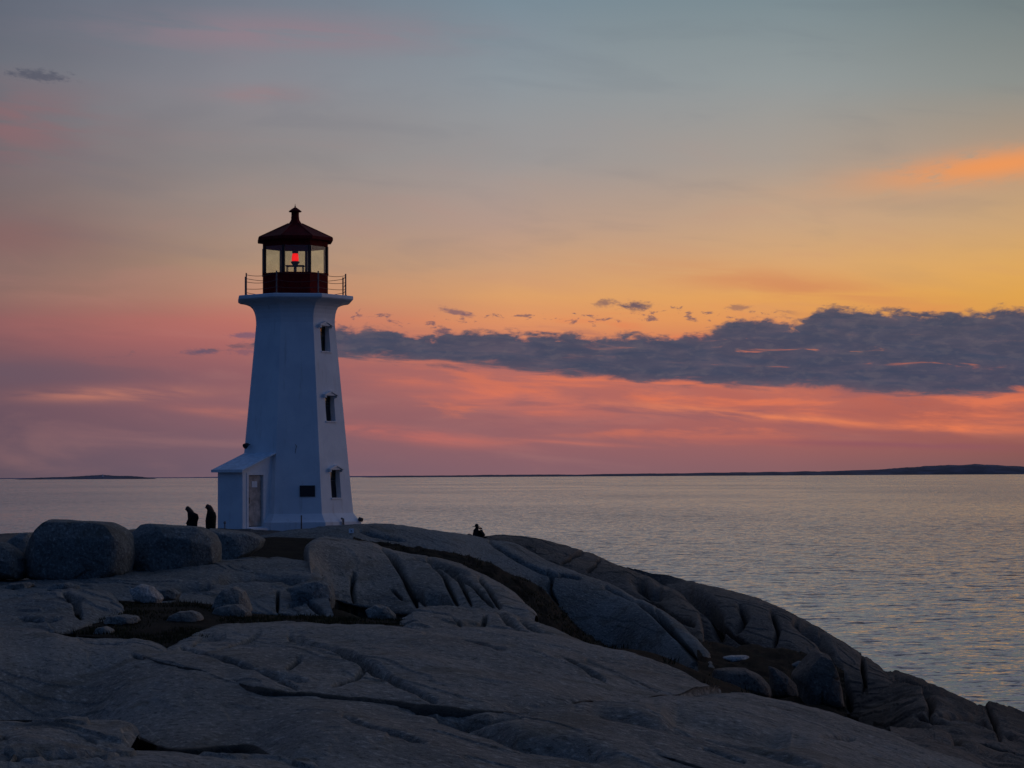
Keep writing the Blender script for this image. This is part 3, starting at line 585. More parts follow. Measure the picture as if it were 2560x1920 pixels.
bed.data.polygons.foreach_set('material_index', np.concatenate(bedM).astype(np.int32))

# ------------------------------------------------------------------ soil and turf filling the gullies, rock down to the sea bed
def base_ground():
    pts = BASEPTS + [(-60, 100, 5.5), (-60, 60, 5.8), (-60, 20, 5.8), (-14, 108, 5.9), (-10, 100, 6.35), (-16, 104, 6.0), (-20, 100, 6.0), (-8, 103, 6.3), (-10, 120, 3), (-40, 130, 2), (-10, 140, -2), (10, 130, -2), (25, 115, -2), (30, 105, -3), (30, 95, -2.5), (30, 85, -2.5), (60, 90, -4), (60, 50, -3), (40, 70, -2.5), (45, 40, -2), (0, 5, 5.8), (-20, -10, 5.8), (20, -10, 5.5), (10, 10, 5.4), (40, 10, 0), (80, 30, -4), (80, 100, -4), (0, 160, -4), (-80, 160, -4), (-80, 60, 4), (80, -20, -2), (-80, -20, 5)]
    P = np.array(pts); ys = np.concatenate([np.linspace(-30, 20, 30), np.linspace(20, 125, 420)[1:], np.linspace(125, 170, 20)[1:]]); sx_ = np.linspace(-1, 1, 380)
    X = sx_[None, :] * (18 + np.abs(ys)[:, None] * 0.55); Y = np.repeat(ys[:, None], len(sx_), 1)
    num = np.zeros(X.shape); den = np.zeros(X.shape)
    for x, y, z in P:
        wgt = 1 / (((X - x) ** 2 + ((Y - y) * 0.6) ** 2) + 0.6) ** 2.2; num += wgt * z; den += wgt
    Z = num / den; q = np.stack([X, Y, Z], -1); Z = Z + 0.14 * fbm(q * 0.5, 4)
    shore = [(-90, 128), (-40, 122), (-8, 114), (3, 106), (9, 98), (13, 91), (15.5, 87), (17, 83), (18, 78), (19, 60), (21, 30), (24, 0), (26, -40)]
    dmin, tt_ = polydist(X, Y, shore)
    xs_ = np.interp(-Y, [-b for a, b in shore], [a for a, b in shore]); outside = X > xs_
    Z = np.where(outside, np.minimum(Z, 1.2 - 0.75 * dmin), np.minimum(Z, 1.2 + 0.75 * dmin + 1.0))
    # level made ground under the tower
    dd = np.hypot(X + 9.6, Y - 101); Z = Z * sstep(dd, 5.0, 8.0) + (6.42) * (1 - sstep(dd, 5.0, 8.0))
    V = np.stack([X, Y, Z], -1).reshape(-1, 3)
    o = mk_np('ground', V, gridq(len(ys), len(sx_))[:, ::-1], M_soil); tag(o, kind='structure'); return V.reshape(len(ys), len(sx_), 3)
GV = base_ground()
def sheet(name, pairs, material, amp=0.06, nu=160, nt=50, p=0.9, seed=0.0):
    T = spline([a for a, b in pairs], nu); B = spline([b for a, b in pairs], nu); tt = np.linspace(0, 1, nt)[None, :]
    u = T[:, None, 0] + (B[:, None, 0] - T[:, None, 0]) * tt; v = T[:, None, 1] + (B[:, None, 1] - T[:, None, 1]) * tt
    iD = 1 / T[:, None, 2] + (1 / B[:, None, 2] - 1 / T[:, None, 2]) * tt ** p
    P = at_np(u, v, 1 / iD); P[..., 2] += amp * fbm(P * 0.9 + seed, 4)
    ft = P[:, -1:].copy(); ft[..., 2] -= 0.6; fb = P[:, :1].copy(); fb[..., 2] -= 0.8; fb[..., 1] += 1.0
    A = np.concatenate([fb, P, ft], 1)
    o = mk_np(name, A.reshape(-1, 3), gridq(A.shape[0], A.shape[1]), material); tag(o, kind='structure'); return P
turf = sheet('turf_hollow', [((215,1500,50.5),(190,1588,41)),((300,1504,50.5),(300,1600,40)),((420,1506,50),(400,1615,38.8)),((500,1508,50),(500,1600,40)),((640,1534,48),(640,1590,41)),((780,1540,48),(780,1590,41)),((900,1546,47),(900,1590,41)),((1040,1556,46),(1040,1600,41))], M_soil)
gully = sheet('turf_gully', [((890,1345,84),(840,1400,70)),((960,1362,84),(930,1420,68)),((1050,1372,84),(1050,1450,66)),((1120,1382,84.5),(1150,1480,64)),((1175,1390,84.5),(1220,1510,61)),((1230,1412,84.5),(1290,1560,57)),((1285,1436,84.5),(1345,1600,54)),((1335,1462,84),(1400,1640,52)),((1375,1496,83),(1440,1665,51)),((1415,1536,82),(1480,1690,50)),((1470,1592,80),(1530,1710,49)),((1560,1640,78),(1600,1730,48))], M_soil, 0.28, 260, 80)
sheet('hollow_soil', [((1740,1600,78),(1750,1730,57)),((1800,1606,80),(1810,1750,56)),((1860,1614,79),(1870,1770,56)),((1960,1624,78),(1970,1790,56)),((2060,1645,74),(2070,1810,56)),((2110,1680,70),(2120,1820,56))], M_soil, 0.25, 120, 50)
recess_sheet = sheet('recess_shade', [((590,1356,82),(600,1408,76)),((650,1345,84),(650,1408,76)),((720,1343,85),(720,1408,76)),((800,1347,84),(800,1410,76))], M_soil, 0.03, 60, 24)  # dark sheet laid in as the shade of the hollow below the pad

def grass():
    V = []; Fc = []; rng = random.Random(5)
    def tuft(p, h, n, w_=0.012):
        for _ in range(n):
            a = rng.uniform(0, 2 * PI); r = rng.uniform(0, 0.16); hh = h * rng.uniform(0.5, 1.2); bx = p[0] + r * math.cos(a); by = p[1] + r * math.sin(a)
            l = rng.uniform(0.1, 0.6) * hh; b = rng.uniform(0, 2 * PI); c_, s_ = math.cos(b) * w_, math.sin(b) * w_
            o = len(V); z = p[2] - 0.04
            V.extend([(bx - c_, by - s_, z), (bx + c_, by + s_, z), (bx + l * 0.4 * math.cos(a) + c_ * 0.7, by + l * 0.4 * math.sin(a) + s_ * 0.7, z + hh * 0.6), (bx + l * math.cos(a), by + l * math.sin(a), z + hh)])
            Fc.extend([(o, o + 1, o + 2), (o, o + 2, o + 3)])
    for _ in range(2600):
        i = rng.randrange(turf.shape[0]); j = rng.randrange(turf.shape[1]); p = turf[i, j]
        if pn(np.array([[p[0] * 0.7, p[1] * 0.5, 3.0]]))[0] > -0.02: tuft(p, 0.10, 9)
    for _ in range(2600):
        i = rng.randrange(gully.shape[0]); j = rng.randrange(gully.shape[1]); pn(np.array([[gully[i, j][0] * 0.6, gully[i, j][1] * 0.4, 8.0]]))[0] > 0 and tuft(gully[i, j], 0.10, 7, 0.014)
    Z = GV
    for _ in range(9000):
        i = rng.randrange(Z.shape[0]); j = rng.randrange(Z.shape[1]); p = Z[i, j]
        if 35 < p[1] < 100 and p[2] > 2.2 and abs(p[0]) < 28: tuft(p, 0.18, 6, 0.016)
    o = mk('grass', V, Fc, M_grass); tag(o, 'dark olive grass growing in the gullies between the granite ledges', 'grass', kind='stuff')
grass()

# ------------------------------------------------------------------ loose boulders
def boulder(outline, D, depth, label, name='boulder', material=None, pf=0.55, amp=0.06, group='loose granite boulders on the ledges', cracks=(), seed=1.0, facet=0.0, planes=16):
    cu = sum(a for a, b in outline) / len(outline); cv = sum(b for a, b in outline) / len(outline)
    th = np.array([math.atan2(b - cv, a - cu) for a, b in outline]); rr = np.array([math.hypot(a - cu, b - cv) for a, b in outline])
    o_ = np.argsort(th); th = th[o_]; rr = rr[o_]
    n = 120; ang = np.linspace(-PI, PI, n, endpoint=False)
    pu = rr * np.cos(th); pv = rr * np.sin(th)     # resample the polygon as a closed curve
    rad = np.zeros(n)
    for i, a in enumerate(ang):
        best = 0
        for k_ in range(len(th)):
            x1, y1, x2, y2 = pu[k_], pv[k_], pu[(k_ + 1) % len(th)], pv[(k_ + 1) % len(th)]
            dx, dy = math.cos(a), math.sin(a); den = dx * (y2 - y1) - dy * (x2 - x1)
            if abs(den) < 1e-9: continue
            t = (x1 * (y2 - y1) - y1 * (x2 - x1)) / den; s = (dx * y1 - dy * x1) / -den if False else ((x1 * dy - y1 * dx) / den)
            if t > 0 and -0.001 <= s <= 1.001: best = max(best, t)
        rad[i] = best if best else rr.mean()
    for _ in range(1): rad = (np.roll(rad, 1) + rad * 2 + np.roll(rad, -1)) / 4
    m_ = 70; ph = np.linspace(-PI / 2, PI / 2, m_)
    sc_ = np.cos(ph) ** pf; dp = np.sign(np.sin(ph)) * np.abs(np.sin(ph)) ** 0.85
    u = cu + (rad * np.cos(ang))[:, None] * sc_[None, :]; v = cv + (rad * np.sin(ang))[:, None] * sc_[None, :]
    base_pt = at(cu, max(b for a, b in outline), D)
    flat = at_np(u, v, np.full(u.shape, float(D)))
    P = flat.copy(); P[..., 1] += depth * 0.5 * dp[None, :] + depth * 0.42
    # an upper surface that leans back gives the top a lit shoulder
    c3 = at_np(np.array([cu]), np.array([cv]), np.array([float(D)]))[0]
    dirv = P - c3; dirv /= np.linalg.norm(dirv, axis=-1)[..., None]
    size = rad.mean() / F * D
    d = amp * size * 2.4 * fbm(P * (0.9 / size) + seed, 4)
    if facet:
        q = P * (0.8 / size) + seed; f1 = pn(q); d += facet * size * (np.abs(f1) * -1.0 + 0.2)
    for line, wd, dpt in cracks:
        dist, ct = polydist(u, v, line); d -= dpt * np.exp(-(dist / wd) ** 2) * (dp < 0)[None, :]
    P = P + dirv * d[..., None]
    rs = np.random.RandomState(int(seed * 10) + 3); soft = size * 0.05
    for _ in range(planes):
        n_ = rs.normal(size=3); n_[1] = -abs(n_[1]) if rs.rand() < 0.75 else n_[1]; n_[2] = abs(n_[2]) if n_[2] < -0.2 else n_[2]; n_ /= np.linalg.norm(n_)
        h_ = ((P - c3) * n_).sum(-1); off = h_.max() * (rs.uniform(0.64, 0.86) if n_[1] < -0.45 else rs.uniform(0.94, 0.99)); e_ = h_ - off
        P = P - n_ * (np.where(e_ > 0, e_, 0) * 0.93)[..., None]
    P -= np.array(base_pt)
    o = mk_np(name, P.reshape(-1, 3), gridq(n, m_, wrap=True), material or M_boulder)
    o.location = base_pt; tag(o, label, 'boulder', group)
    return o
boulder([(50,1448),(42,1380),(72,1330),(98,1301),(152,1301),(260,1309),(289,1323),(309,1341),(314,1390),(306,1440),(255,1462),(180,1466),(105,1462)], 60.4, 2.6,
        'biggest boulder, a broad flat-topped block with a diagonal crack, left of the other big block', pf=0.20, amp=0.03, seed=2.0, planes=12,
        cracks=[([(105,1345),(160,1352),(180,1370),(215,1400),(260,1412)],3,0.14),([(190,1448),(240,1425),(262,1412)],3,0.10)])
boulder([(309,1410),(307,1340),(332,1313),(398,1313),(489,1320),(523,1339),(536,1366),(537,1416),(470,1440),(400,1452),(345,1452)], 62.2, 2.6,
        'wide rounded block standing right of the biggest boulder, below the two walkers', pf=0.22, amp=0.035, seed=5.0, planes=12)
boulder([(528,1420),(524,1345),(500,1324),(545,1327),(615,1334),(650,1352),(640,1374),(600,1402),(560,1422)], 67, 2.8,
        'low rounded rock touching the right side of the wide block, below the porch', pf=0.26, amp=0.05, seed=8.0)
boulder([(3,1362),(36,1335),(64,1332),(73,1348),(70,1380),(50,1404),(20,1396)], 66, 1.2, 'small slanted rock leaning on the left end of the biggest boulder', pf=0.45, amp=0.08, seed=9.0, facet=0.2)
boulder([(-70,1450),(-60,1380),(-10,1358),(22,1376),(42,1398),(50,1430),(40,1452)], 60, 2.0, 'rounded rock cut by the left edge of the picture, below the slanted rock', pf=0.5, amp=0.06, seed=10.0)
boulder([(316,1476),(346,1463),(374,1470),(402,1498),(392,1512),(352,1514),(330,1500)], 50, 0.9, 'pale angular stone with a bright right face in the grassy hollow', material=M_pale, pf=0.32, amp=0.08, seed=11.0, facet=0.45)
boulder([(384,1486),(400,1474),(425,1473),(446,1486),(440,1502),(400,1504)], 51, 0.8, 'small dark stone just right of and behind the pale angular stone', pf=0.5, amp=0.08, seed=12.0)
boulder([(523,1526),(534,1495),(552,1476),(580,1470),(602,1482),(616,1508),(624,1530),(590,1540),(545,1538)], 48, 1.1, 'steep pointed boulder at the middle of the grassy hollow', pf=0.36, amp=0.08, seed=13.0, facet=0.35, material=M_rock)
boulder([(522,1542),(535,1524),(560,1515),(596,1515),(618,1530),(622,1544),(570,1550)], 46.5, 0.8, 'flat pale stone lying right in front of the steep pointed boulder', pf=0.32, amp=0.10, facet=0.35, seed=14.0, material=M_rock)
boulder([(408,1562),(420,1542),(440,1532),(470,1530),(492,1537),(502,1552),(480,1564),(440,1568)], 44, 0.8, 'low stone alone in the grass, left of and below the steep pointed boulder', pf=0.32, amp=0.10, facet=0.35, seed=15.0, material=M_rock)
boulder([(718,1474),(760,1457),(800,1455),(822,1464),(832,1500),(828,1526),(790,1536),(740,1524),(722,1498)], 52, 1.6, 'cracked rounded rock at the left foot of the big dome', pf=0.45, amp=0.06, seed=16.0, material=M_boulder, cracks=[([(728,1480),(765,1505),(800,1530)],3,0.12)])
boulder([(912,1528),(935,1514),(965,1520),(988,1540),(990,1556),(950,1560),(920,1548)], 47.5, 0.8, 'low slanting rock at the foot of the big dome, above the great slab', pf=0.32, amp=0.10, facet=0.35, seed=17.0, material=M_rock)
boulder([(4,1470),(20,1460),(60,1457),(76,1462),(70,1472),(30,1476)], 58, 0.9, 'flat pale slab of rock at the left edge just below the rounded rock', pf=0.4, amp=0.06, seed=31.0, material=M_rock)
boulder([(250,1560),(262,1544),(300,1540),(335,1545),(340,1558),(300,1566)], 43.5, 0.9, 'thin flat slab at the left rim of the grassy hollow', pf=0.28, amp=0.10, facet=0.3, seed=32.0, material=M_rock)
boulder([(228,1588),(236,1572),(258,1568),(278,1578),(276,1592),(250,1596)], 41.2, 0.6, 'small angular stone at the lower left corner of the grassy hollow', pf=0.45, amp=0.08, seed=33.0, material=M_rock, facet=0.2)
boulder([(110,1476),(128,1462),(160,1458),(188,1466),(192,1482),(150,1488)], 56, 0.9, 'low rock in the shade right under the biggest boulder', pf=0.4, amp=0.08, seed=34.0)
boulder([(1788,1700),(1792,1680),(1830,1676),(1870,1677),(1906,1692),(1930,1720),(1934,1748),(1800,1748)], 57, 1.6, 'long brown rock behind the bottom right slab at the end of the main ridge', pf=0.5, amp=0.05, seed=18.0, material=M_rockfar)
boulder([(1926,1668),(1945,1676),(1968,1690),(1996,1716),(2000,1745),(1930,1750),(1932,1700)], 58, 1.2, 'upright rock splinter with a pale left edge, in the dark hollow at right', pf=0.5, amp=0.06, seed=19.0, material=M_rockfar, facet=0.3)
boulder([(1808,1646),(1830,1641),(1870,1641),(1878,1645),(1850,1656),(1825,1658)], 66, 0.8, 'thin pale flat stone alone in the dark hollow at right', pf=0.5, amp=0.04, seed=20.0, material=M_pale)
boulder([(1982,1664),(2000,1655),(2022,1656),(2030,1666),(2015,1674),(1990,1674)], 64, 0.7, 'small blue grey stone in the dark hollow, above the rock splinter', pf=0.5, amp=0.07, seed=21.0)
boulder([(1998,1700),(2030,1660),(2058,1636),(2084,1644),(2102,1684),(2114,1730),(2124,1790),(2020,1790)], 60, 3.0, 'tall smooth rock face standing against the seaward ridge, right of the dark hollow', pf=0.45, amp=0.05, seed=22.0, material=M_rockfar, cracks=[([(2050,1665),(2070,1680),(2095,1700)],3,0.12),([(2060,1690),(2050,1740),(2055,1780)],3,0.10)])

# ------------------------------------------------------------------ lighthouse
TD = 100.0
def zt(v, D=TD, u=737): return at(u, v, D).z
axis = at(738.5, 1200, TD); AX, AY = axis.x, axis.y
view = math.atan2(-AX, AY)                      # direction to the camera, from -Y towards +X
A0 = view + R(25)                               # angle of the vertex right of the front face
ZB = 6.30
LH = empty('lighthouse', (AX, AY, ZB)); tag(LH, 'white octagonal lighthouse with dark red lantern room and side porch on the rocks', 'lighthouse')
def L(z): return z - ZB
def vert(r, kk, z): t = A0 + kk * PI / 4; return Vector((r * math.sin(t), -r * math.cos(t), L(z)))
Z_platb, Z_platt = zt(757), zt(744)
Z_neck, Z_fl = zt(812), zt(1282)
Rn, Rf = 1.90, 2.76
def rad_at(z): return Rn + (Rf - Rn) * (Z_neck - z) / (Z_neck - Z_fl)
prof = [(3.13, ZB - 0.3), (3.13, zt(1303)), (3.02, zt(1299)), (2.86, zt(1289)), (Rf, Z_fl)]
cove = [(1.905, zt(800)), (1.935, zt(788)), (1.99, zt(778)), (2.07, zt(770)), (2.19, zt(764)), (2.34, zt(760.5)), (2.48, zt(758.5)), (2.66, Z_platb)]
def nf(kk):      # frame of face kk (between vertex kk-1 and kk): outward normal and tangent (screen-right as seen from outside)
    t = A0 + (kk - 0.5) * PI / 4; n = Vector((math.sin(t), -math.cos(t), 0)); return n, Vector((math.cos(t), math.sin(t), 0))
WIN = [(zt(882), zt(820), 0.60), (zt(1055), zt(993), 0.62), (zt(1244), zt(1176), 0.64)]
CA = math.cos(PI / 8); SA = math.sin(PI / 8)
def tower():
    b = MB(); OW = {1: WIN[::-1], 3: [(zt(847), zt(815), 0.62)]}
    zs = [Z_fl, Z_neck]
    for kk in range(8):
        n, t = nf(kk)
        def P(s, z, r=None):   # s metres across the face
            r = rad_at(z) if r is None else r
            return n * (r * CA) + t * s + Vector((0, 0, L(z)))
        def hw(z): return rad_at(z) * SA
        wins = OW.get(kk, [])
        if not wins:
            nseg = 10
            for i in range(nseg):
                z0 = Z_fl + (Z_neck - Z_fl) * i / nseg; z1 = Z_fl + (Z_neck - Z_fl) * (i + 1) / nseg
                b.add([P(-hw(z0), z0), P(hw(z0), z0), P(hw(z1), z1), P(-hw(z1), z1)], [(0, 1, 2, 3)])
        else:
            zc = Z_fl
            for (z0, z1, ow) in wins:
                b.add([P(-hw(zc), zc), P(hw(zc), zc), P(hw(z0), z0), P(-hw(z0), z0)], [(0, 1, 2, 3)])
                h = ow / 2
                b.add([P(-hw(z0), z0), P(-h, z0), P(-h, z1), P(-hw(z1), z1)], [(0, 1, 2, 3)])
                b.add([P(h, z0), P(hw(z0), z0), P(hw(z1), z1), P(h, z1)], [(0, 1, 2, 3)])
                dpt = rad_at(z1) * CA - 0.24           # plane of the recessed window
                def Q(s, z): return n * dpt + t * s + Vector((0, 0, L(z)))
                for (s0, za, s1, zb_) in ((-h, z0, h, z0), (h, z0, h, z1), (h, z1, -h, z1), (-h, z1, -h, z0)):
                    b.add([P(s0, za), P(s1, zb_), Q(s1, zb_), Q(s0, za)], [(0, 1, 2, 3)])
                zc = z1
            b.add([P(-hw(zc), zc), P(hw(zc), zc), P(hw(Z_neck), Z_neck), P(-hw(Z_neck), Z_neck)], [(0, 1, 2, 3)])
    o = b.build('tower_wall', M_wall, LH)
    # inner lining, so the shell has thickness
    return o
tower()
pl = MB(); pl.lathe([(r, L(z)) for r, z in prof], 8, A0, cap=False); pl.build('tower_foot', M_wall, LH)
cv = MB(); cv.lathe([(Rn, L(Z_neck))] + [(r, L(z)) for r, z in cove] + [(2.70, L(Z_platb) + 0.02)], 8, A0, cap=False); cv.build('flared_cornice', M_wall, LH)
dk = MB(); dk.lathe([(2.66, L(Z_platb)), (2.75, L(Z_platb) + 0.05), (2.78, L(Z_platb) + 0.09), (2.78, L(Z_platt) - 0.03), (2.75, L(Z_platt))], 8, A0); dk.build('gallery_deck', M_wall, LH)
# windows with hoods
def window(kk, z0, z1, ow, hood=True, lit=False):
    n, t = nf(kk); dpt = rad_at(z1) * CA - 0.24; h = ow / 2
    M = Matrix((t, -n, Vector((0, 0, 1)))).transposed().to_4x4(); M.translation = n * dpt
    f = MB(); w_ = 0.045
    f.box((-h, -0.02, L(z0)), (-h + w_, 0.03, L(z1)), M); f.box((h - w_, -0.02, L(z0)), (h, 0.03, L(z1)), M)
    f.box((-h + w_, -0.02, L(z0)), (h - w_, 0.03, L(z0) + w_), M); f.box((-h + w_, -0.02, L(z1) - w_), (h - w_, 0.03, L(z1)), M)
    zm = L(z0) + (z1 - z0) * 0.62
    f.box((-h + w_, -0.018, zm - 0.02), (h - w_, 0.028, zm + 0.02), M)
    fr = f.build('window', M_frame, LH)
    g = MB(); g.box((-h + w_, 0.0, L(z0) + w_), (h - w_, 0.008, L(z1) - w_), M); g.build('pane', M_pane, fr)
    if kk == 1 and z0 < WIN[1][0]:
        cu_ = MB()
        for i in range(9):
            xa = -h + 0.05 + (ow - 0.1) * i / 9; xb = -h + 0.05 + (ow - 0.1) * (i + 1) / 9
            cu_.add([M @ Vector((xa, 0.05, L(z0) + 0.05)), M @ Vector(((xa + xb) / 2, 0.08, L(z0) + 0.05)), M @ Vector((xb, 0.05, L(z0) + 0.05)), M @ Vector((xa, 0.05, L(z1) - 0.05)), M @ Vector(((xa + xb) / 2, 0.08, L(z1) - 0.05)), M @ Vector((xb, 0.05, L(z1) - 0.05))], [(0, 1, 4, 3), (1, 2, 5, 4)])
        cu_.build('curtain', M_curt, fr)
    if hood:
        p = MB(); wr = rad_at(z1) * CA; o_ = wr - dpt        # gabled hood standing off the wall
        def H(x, y, z): return M @ Vector((x, -(o_) - y, z)) 
        zb_ = L(z1) + 0.02; hw_ = h + 0.13
        for sgn in (-1, 1):
            a = [(0, zb_ + 0.22), (0, zb_ + 0.15), (sgn * hw_, zb_ - 0.02), (sgn * hw_, zb_ + 0.05)]
            V = [H(x, y, z) for y in (-0.12, 0.17) for x, z in a]
            p.add(V, [(0,1,2,3),(7,6,5,4),(0,4,5,1),(1,5,6,2),(2,6,7,3),(3,7,4,0)])
        V = [H(x, y, z) for y in (-0.10, 0.12) for x, z in ((-h - 0.02, zb_), (h + 0.02, zb_), (0, zb_ + 0.16))]
        p.add(V, [(0,1,2),(5,4,3),(0,3,4,1),(1,4,5,2),(2,5,3,0)])
        for sgn in (-1, 1): p.box((sgn * (hw_ - 0.05) - 0.04, -o_ - 0.15, zb_ - 0.10), (sgn * (hw_ - 0.05) + 0.04, -o_ + 0.12, zb_ - 0.012), M)
        p.build('window_hood', M_white, LH)
    s = MB(); s.box((-h - 0.05, -(rad_at(z0) * CA - dpt) - 0.05, L(z0) - 0.06), (h + 0.05, 0.0, L(z0) - 0.002), M); s.build('window_sill', M_white, LH)
for (z0, z1, ow) in WIN: window(1, z0, z1, ow)
window(3, zt(847), zt(815), 0.62, hood=False)
# dark floors inside the tower
fl = MB(); fl.lathe([(1.84, L(zt(905))), (1.84, L(zt(905)) + 0.06)], 8, A0); fl.build('tower_floor', M_dim, LH)
fl = MB(); fl.lathe([(2.2, L(zt(1080))), (2.2, L(zt(1080)) + 0.06)], 8, A0); fl.build('tower_floor', M_dim, LH)
il = MB(); zz0, zz1 = zt(1270), zt(925)
il.lathe([(rad_at(zz0) - 0.30, L(zz0)), (rad_at(zz1) - 0.30, L(zz1))], 8, A0, cap=False); il.build('inner_lining', M_dim, LH)

# lantern room
RL = 1.575; ZS, ZH = 9 + (1191 - 677) * 98.5 / 5500, 9 + (1191 - 624) * 101.4 / 5500 - 0.03
ZE = zt(606)
lw = MB(); lw.lathe([(RL, L(Z_platt)), (RL, L(ZS)), (RL - 0.10, L(ZS)), (RL - 0.10, L(Z_platt))], 8, A0, cap=False)
lw.lathe([(RL + 0.03, L(ZS) - 0.06), (RL + 0.03, L(ZS) - 0.005), (RL, L(ZS) - 0.005)], 8, A0, cap=False)
lw.lathe([(RL + 0.04, L(Z_platt) + 0.002), (RL + 0.04, L(Z_platt) + 0.10), (RL, L(Z_platt) + 0.10)], 8, A0, cap=False)
lw.build('lantern_wall', M_red, LH)
hd = MB(); hd.lathe([(RL, L(ZH)), (RL, L(ZE)), (RL - 0.10, L(ZE)), (RL - 0.10, L(ZH)), (RL, L(ZH))], 8, A0, cap=False); hd.build('lantern_header', M_red, LH)
lf = MB(); lf.lathe([(RL - 0.1, L(Z_platt) + 0.05), (RL - 0.1, L(Z_platt) + 0.09)], 8, A0); lf.build('lantern_floor', M_dim, LH)
for kk in range(8):
    a = vert(RL - 0.055, kk, ZS); b_ = vert(RL - 0.055, kk, ZH)
    q = MB(); t_ = A0 + kk * PI / 4; M = Matrix.Rotation(t_, 4, 'Z'); M.translation = Vector((a.x, a.y, 0))
    q.box((-0.055, -0.06, L(ZS)), (0.055, 0.06, L(ZH)), M); q.build('glazing_bar', M_mull, LH)
    a1 = vert(RL - 0.05, kk - 1, ZS); mid_ = (a1 + vert(RL - 0.05, kk, ZS)) / 2; n, t = nf(kk); hwid = (RL - 0.05) * SA
    M2 = Matrix((t, -n, Vector((0, 0, 1)))).transposed().to_4x4(); M2.translation = Vector((mid_.x, mid_.y, 0))
    g = MB(); g.box((-hwid + 0.05, -0.004, L(ZS)), (hwid - 0.05, 0.004, L(ZH)), M2); g.build('lantern_glass', M_glass, LH)
# roof
RR = 1.80
zr = [(RR, zt(606)), (RR + 0.02, zt(604.5)), (RR + 0.02, zt(598)), (RR - 0.03, zt(596.5)), (0.33, zt(560)), (0.27, zt(556)), (0.21, zt(551)), (0.19, zt(546))]
rf = MB(); rf.lathe([(RL - 0.2, L(zt(606)))] + [(r, L(z)) for r, z in zr], 8, A0, cap=False); rf.lathe([(0.02, L(zt(606)) + 0.01), (RR - 0.05, L(zt(606)) + 0.01)], 8, A0, cap=False)
for kk in range(8):
    rf.tube([vert(RR - 0.01, kk, zt(597)), vert(0.34, kk, zt(559.5))], 0.022, 6)
ro = rf.build('lantern_roof', M_roofred, LH)
vn = MB(); vn.lathe([(0.19, L(zt(546))), (0.175, L(zt(540))), (0.175, L(zt(531))), (0.29, L(zt(530))), (0.29, L(zt(528))), (0.16, L(zt(522.5))), (0.03, L(zt(518)))], 16, A0); vn.build('ventilator', M_roofred, ro)
sp = MB(); sp.tube([Vector((0, 0, L(zt(520)))), Vector((0, 0, L(zt(515)))), Vector((0, 0, L(zt(509))))], [0.03, 0.018, 0.004], 8); sp.tube([Vector((0, 0, L(zt(517)))), Vector((0, 0, L(zt(516)))), Vector((0, 0, L(zt(515))))], [0.02, 0.045, 0.02], 8); sp.build('finial', M_iron, ro)
# beacon on its table
bz = lambda v: L(zt(v))
ped = MB(); ped.lathe([(0.07, bz(690)), (0.07, bz(668)), (0.10, bz(666)), (0.10, bz(664)), (0.16, bz(659)), (0.20, bz(657)), (0.20, bz(654)), (0.13, bz(653))], 16); bc = ped.build('beacon', M_iron, LH)
ln = MB(); ln.lathe([(0.145, bz(653)), (0.165, bz(648)), (0.155, bz(642)), (0.145, bz(638)), (0.12, bz(634))], 20); ln.build('red_lens', M_beacon, bc, smooth=True)
cp = MB(); cp.lathe([(0.13, bz(634)), (0.14, bz(632)), (0.14, bz(628)), (0.06, bz(626))], 16); cp.build('lamp_cap', M_iron, bc)
tb = MB(); tb.box((-0.42, -0.30, bz(666)), (0.42, 0.30, bz(664)))
for sx_ in (-0.36, 0.36):
    for sy_ in (-0.24, 0.24): tb.box((sx_ - 0.018, sy_ - 0.018, L(Z_platt) + 0.09), (sx_ + 0.018, sy_ + 0.018, bz(666) - 0.002))
tbo = tb.build('lamp_table', M_iron, LH)
# gallery railing
RP = 2.42
for kk in range(8):
    p0 = vert(RP, kk, Z_platt); t_ = A0 + kk * PI / 4
    q = MB(); q.tube([p0, p0 + Vector((0, 0, 1.02))], 0.032, 8)
    q.tube([p0 + Vector((0, 0, -0.0)), p0 + Vector((0, 0, 0.05))], 0.06, 8); q.build('railing_post', M_pipe, LH)
    p1 = vert(RP, kk + 1, Z_platt); c_ = MB()
    for hz, sag in ((0.94, 0.035 + 0.07 * (kk % 3 == 0)), (0.62, 0.10), (0.30, 0.05)):
        if hz == 0.62 and kk in (2, 4): continue
        c_.tube([p0.lerp(p1, s / 10) + Vector((0, 0, hz - sag * 4 * (s / 10) * (1 - s / 10))) for s in range(11)], 0.013, 6)
    c_.build('railing_chain', M_rail, LH)
# porch
ap = 2.50; nP, tP = nf(-1); hwP = 0.75; outP = 4.22
MP = Matrix((tP, -nP, Vector((0, 0, 1)))).transposed().to_4x4()
Zp0 = 6.35; Zpe = zt(1176, 97, 580); Zpt = Zpe + 0.62
def PP(x, y, z): return MP @ Vector((x, -y, L(z)))
pw = MB()
in_ = 2.25
th_ = 0.12
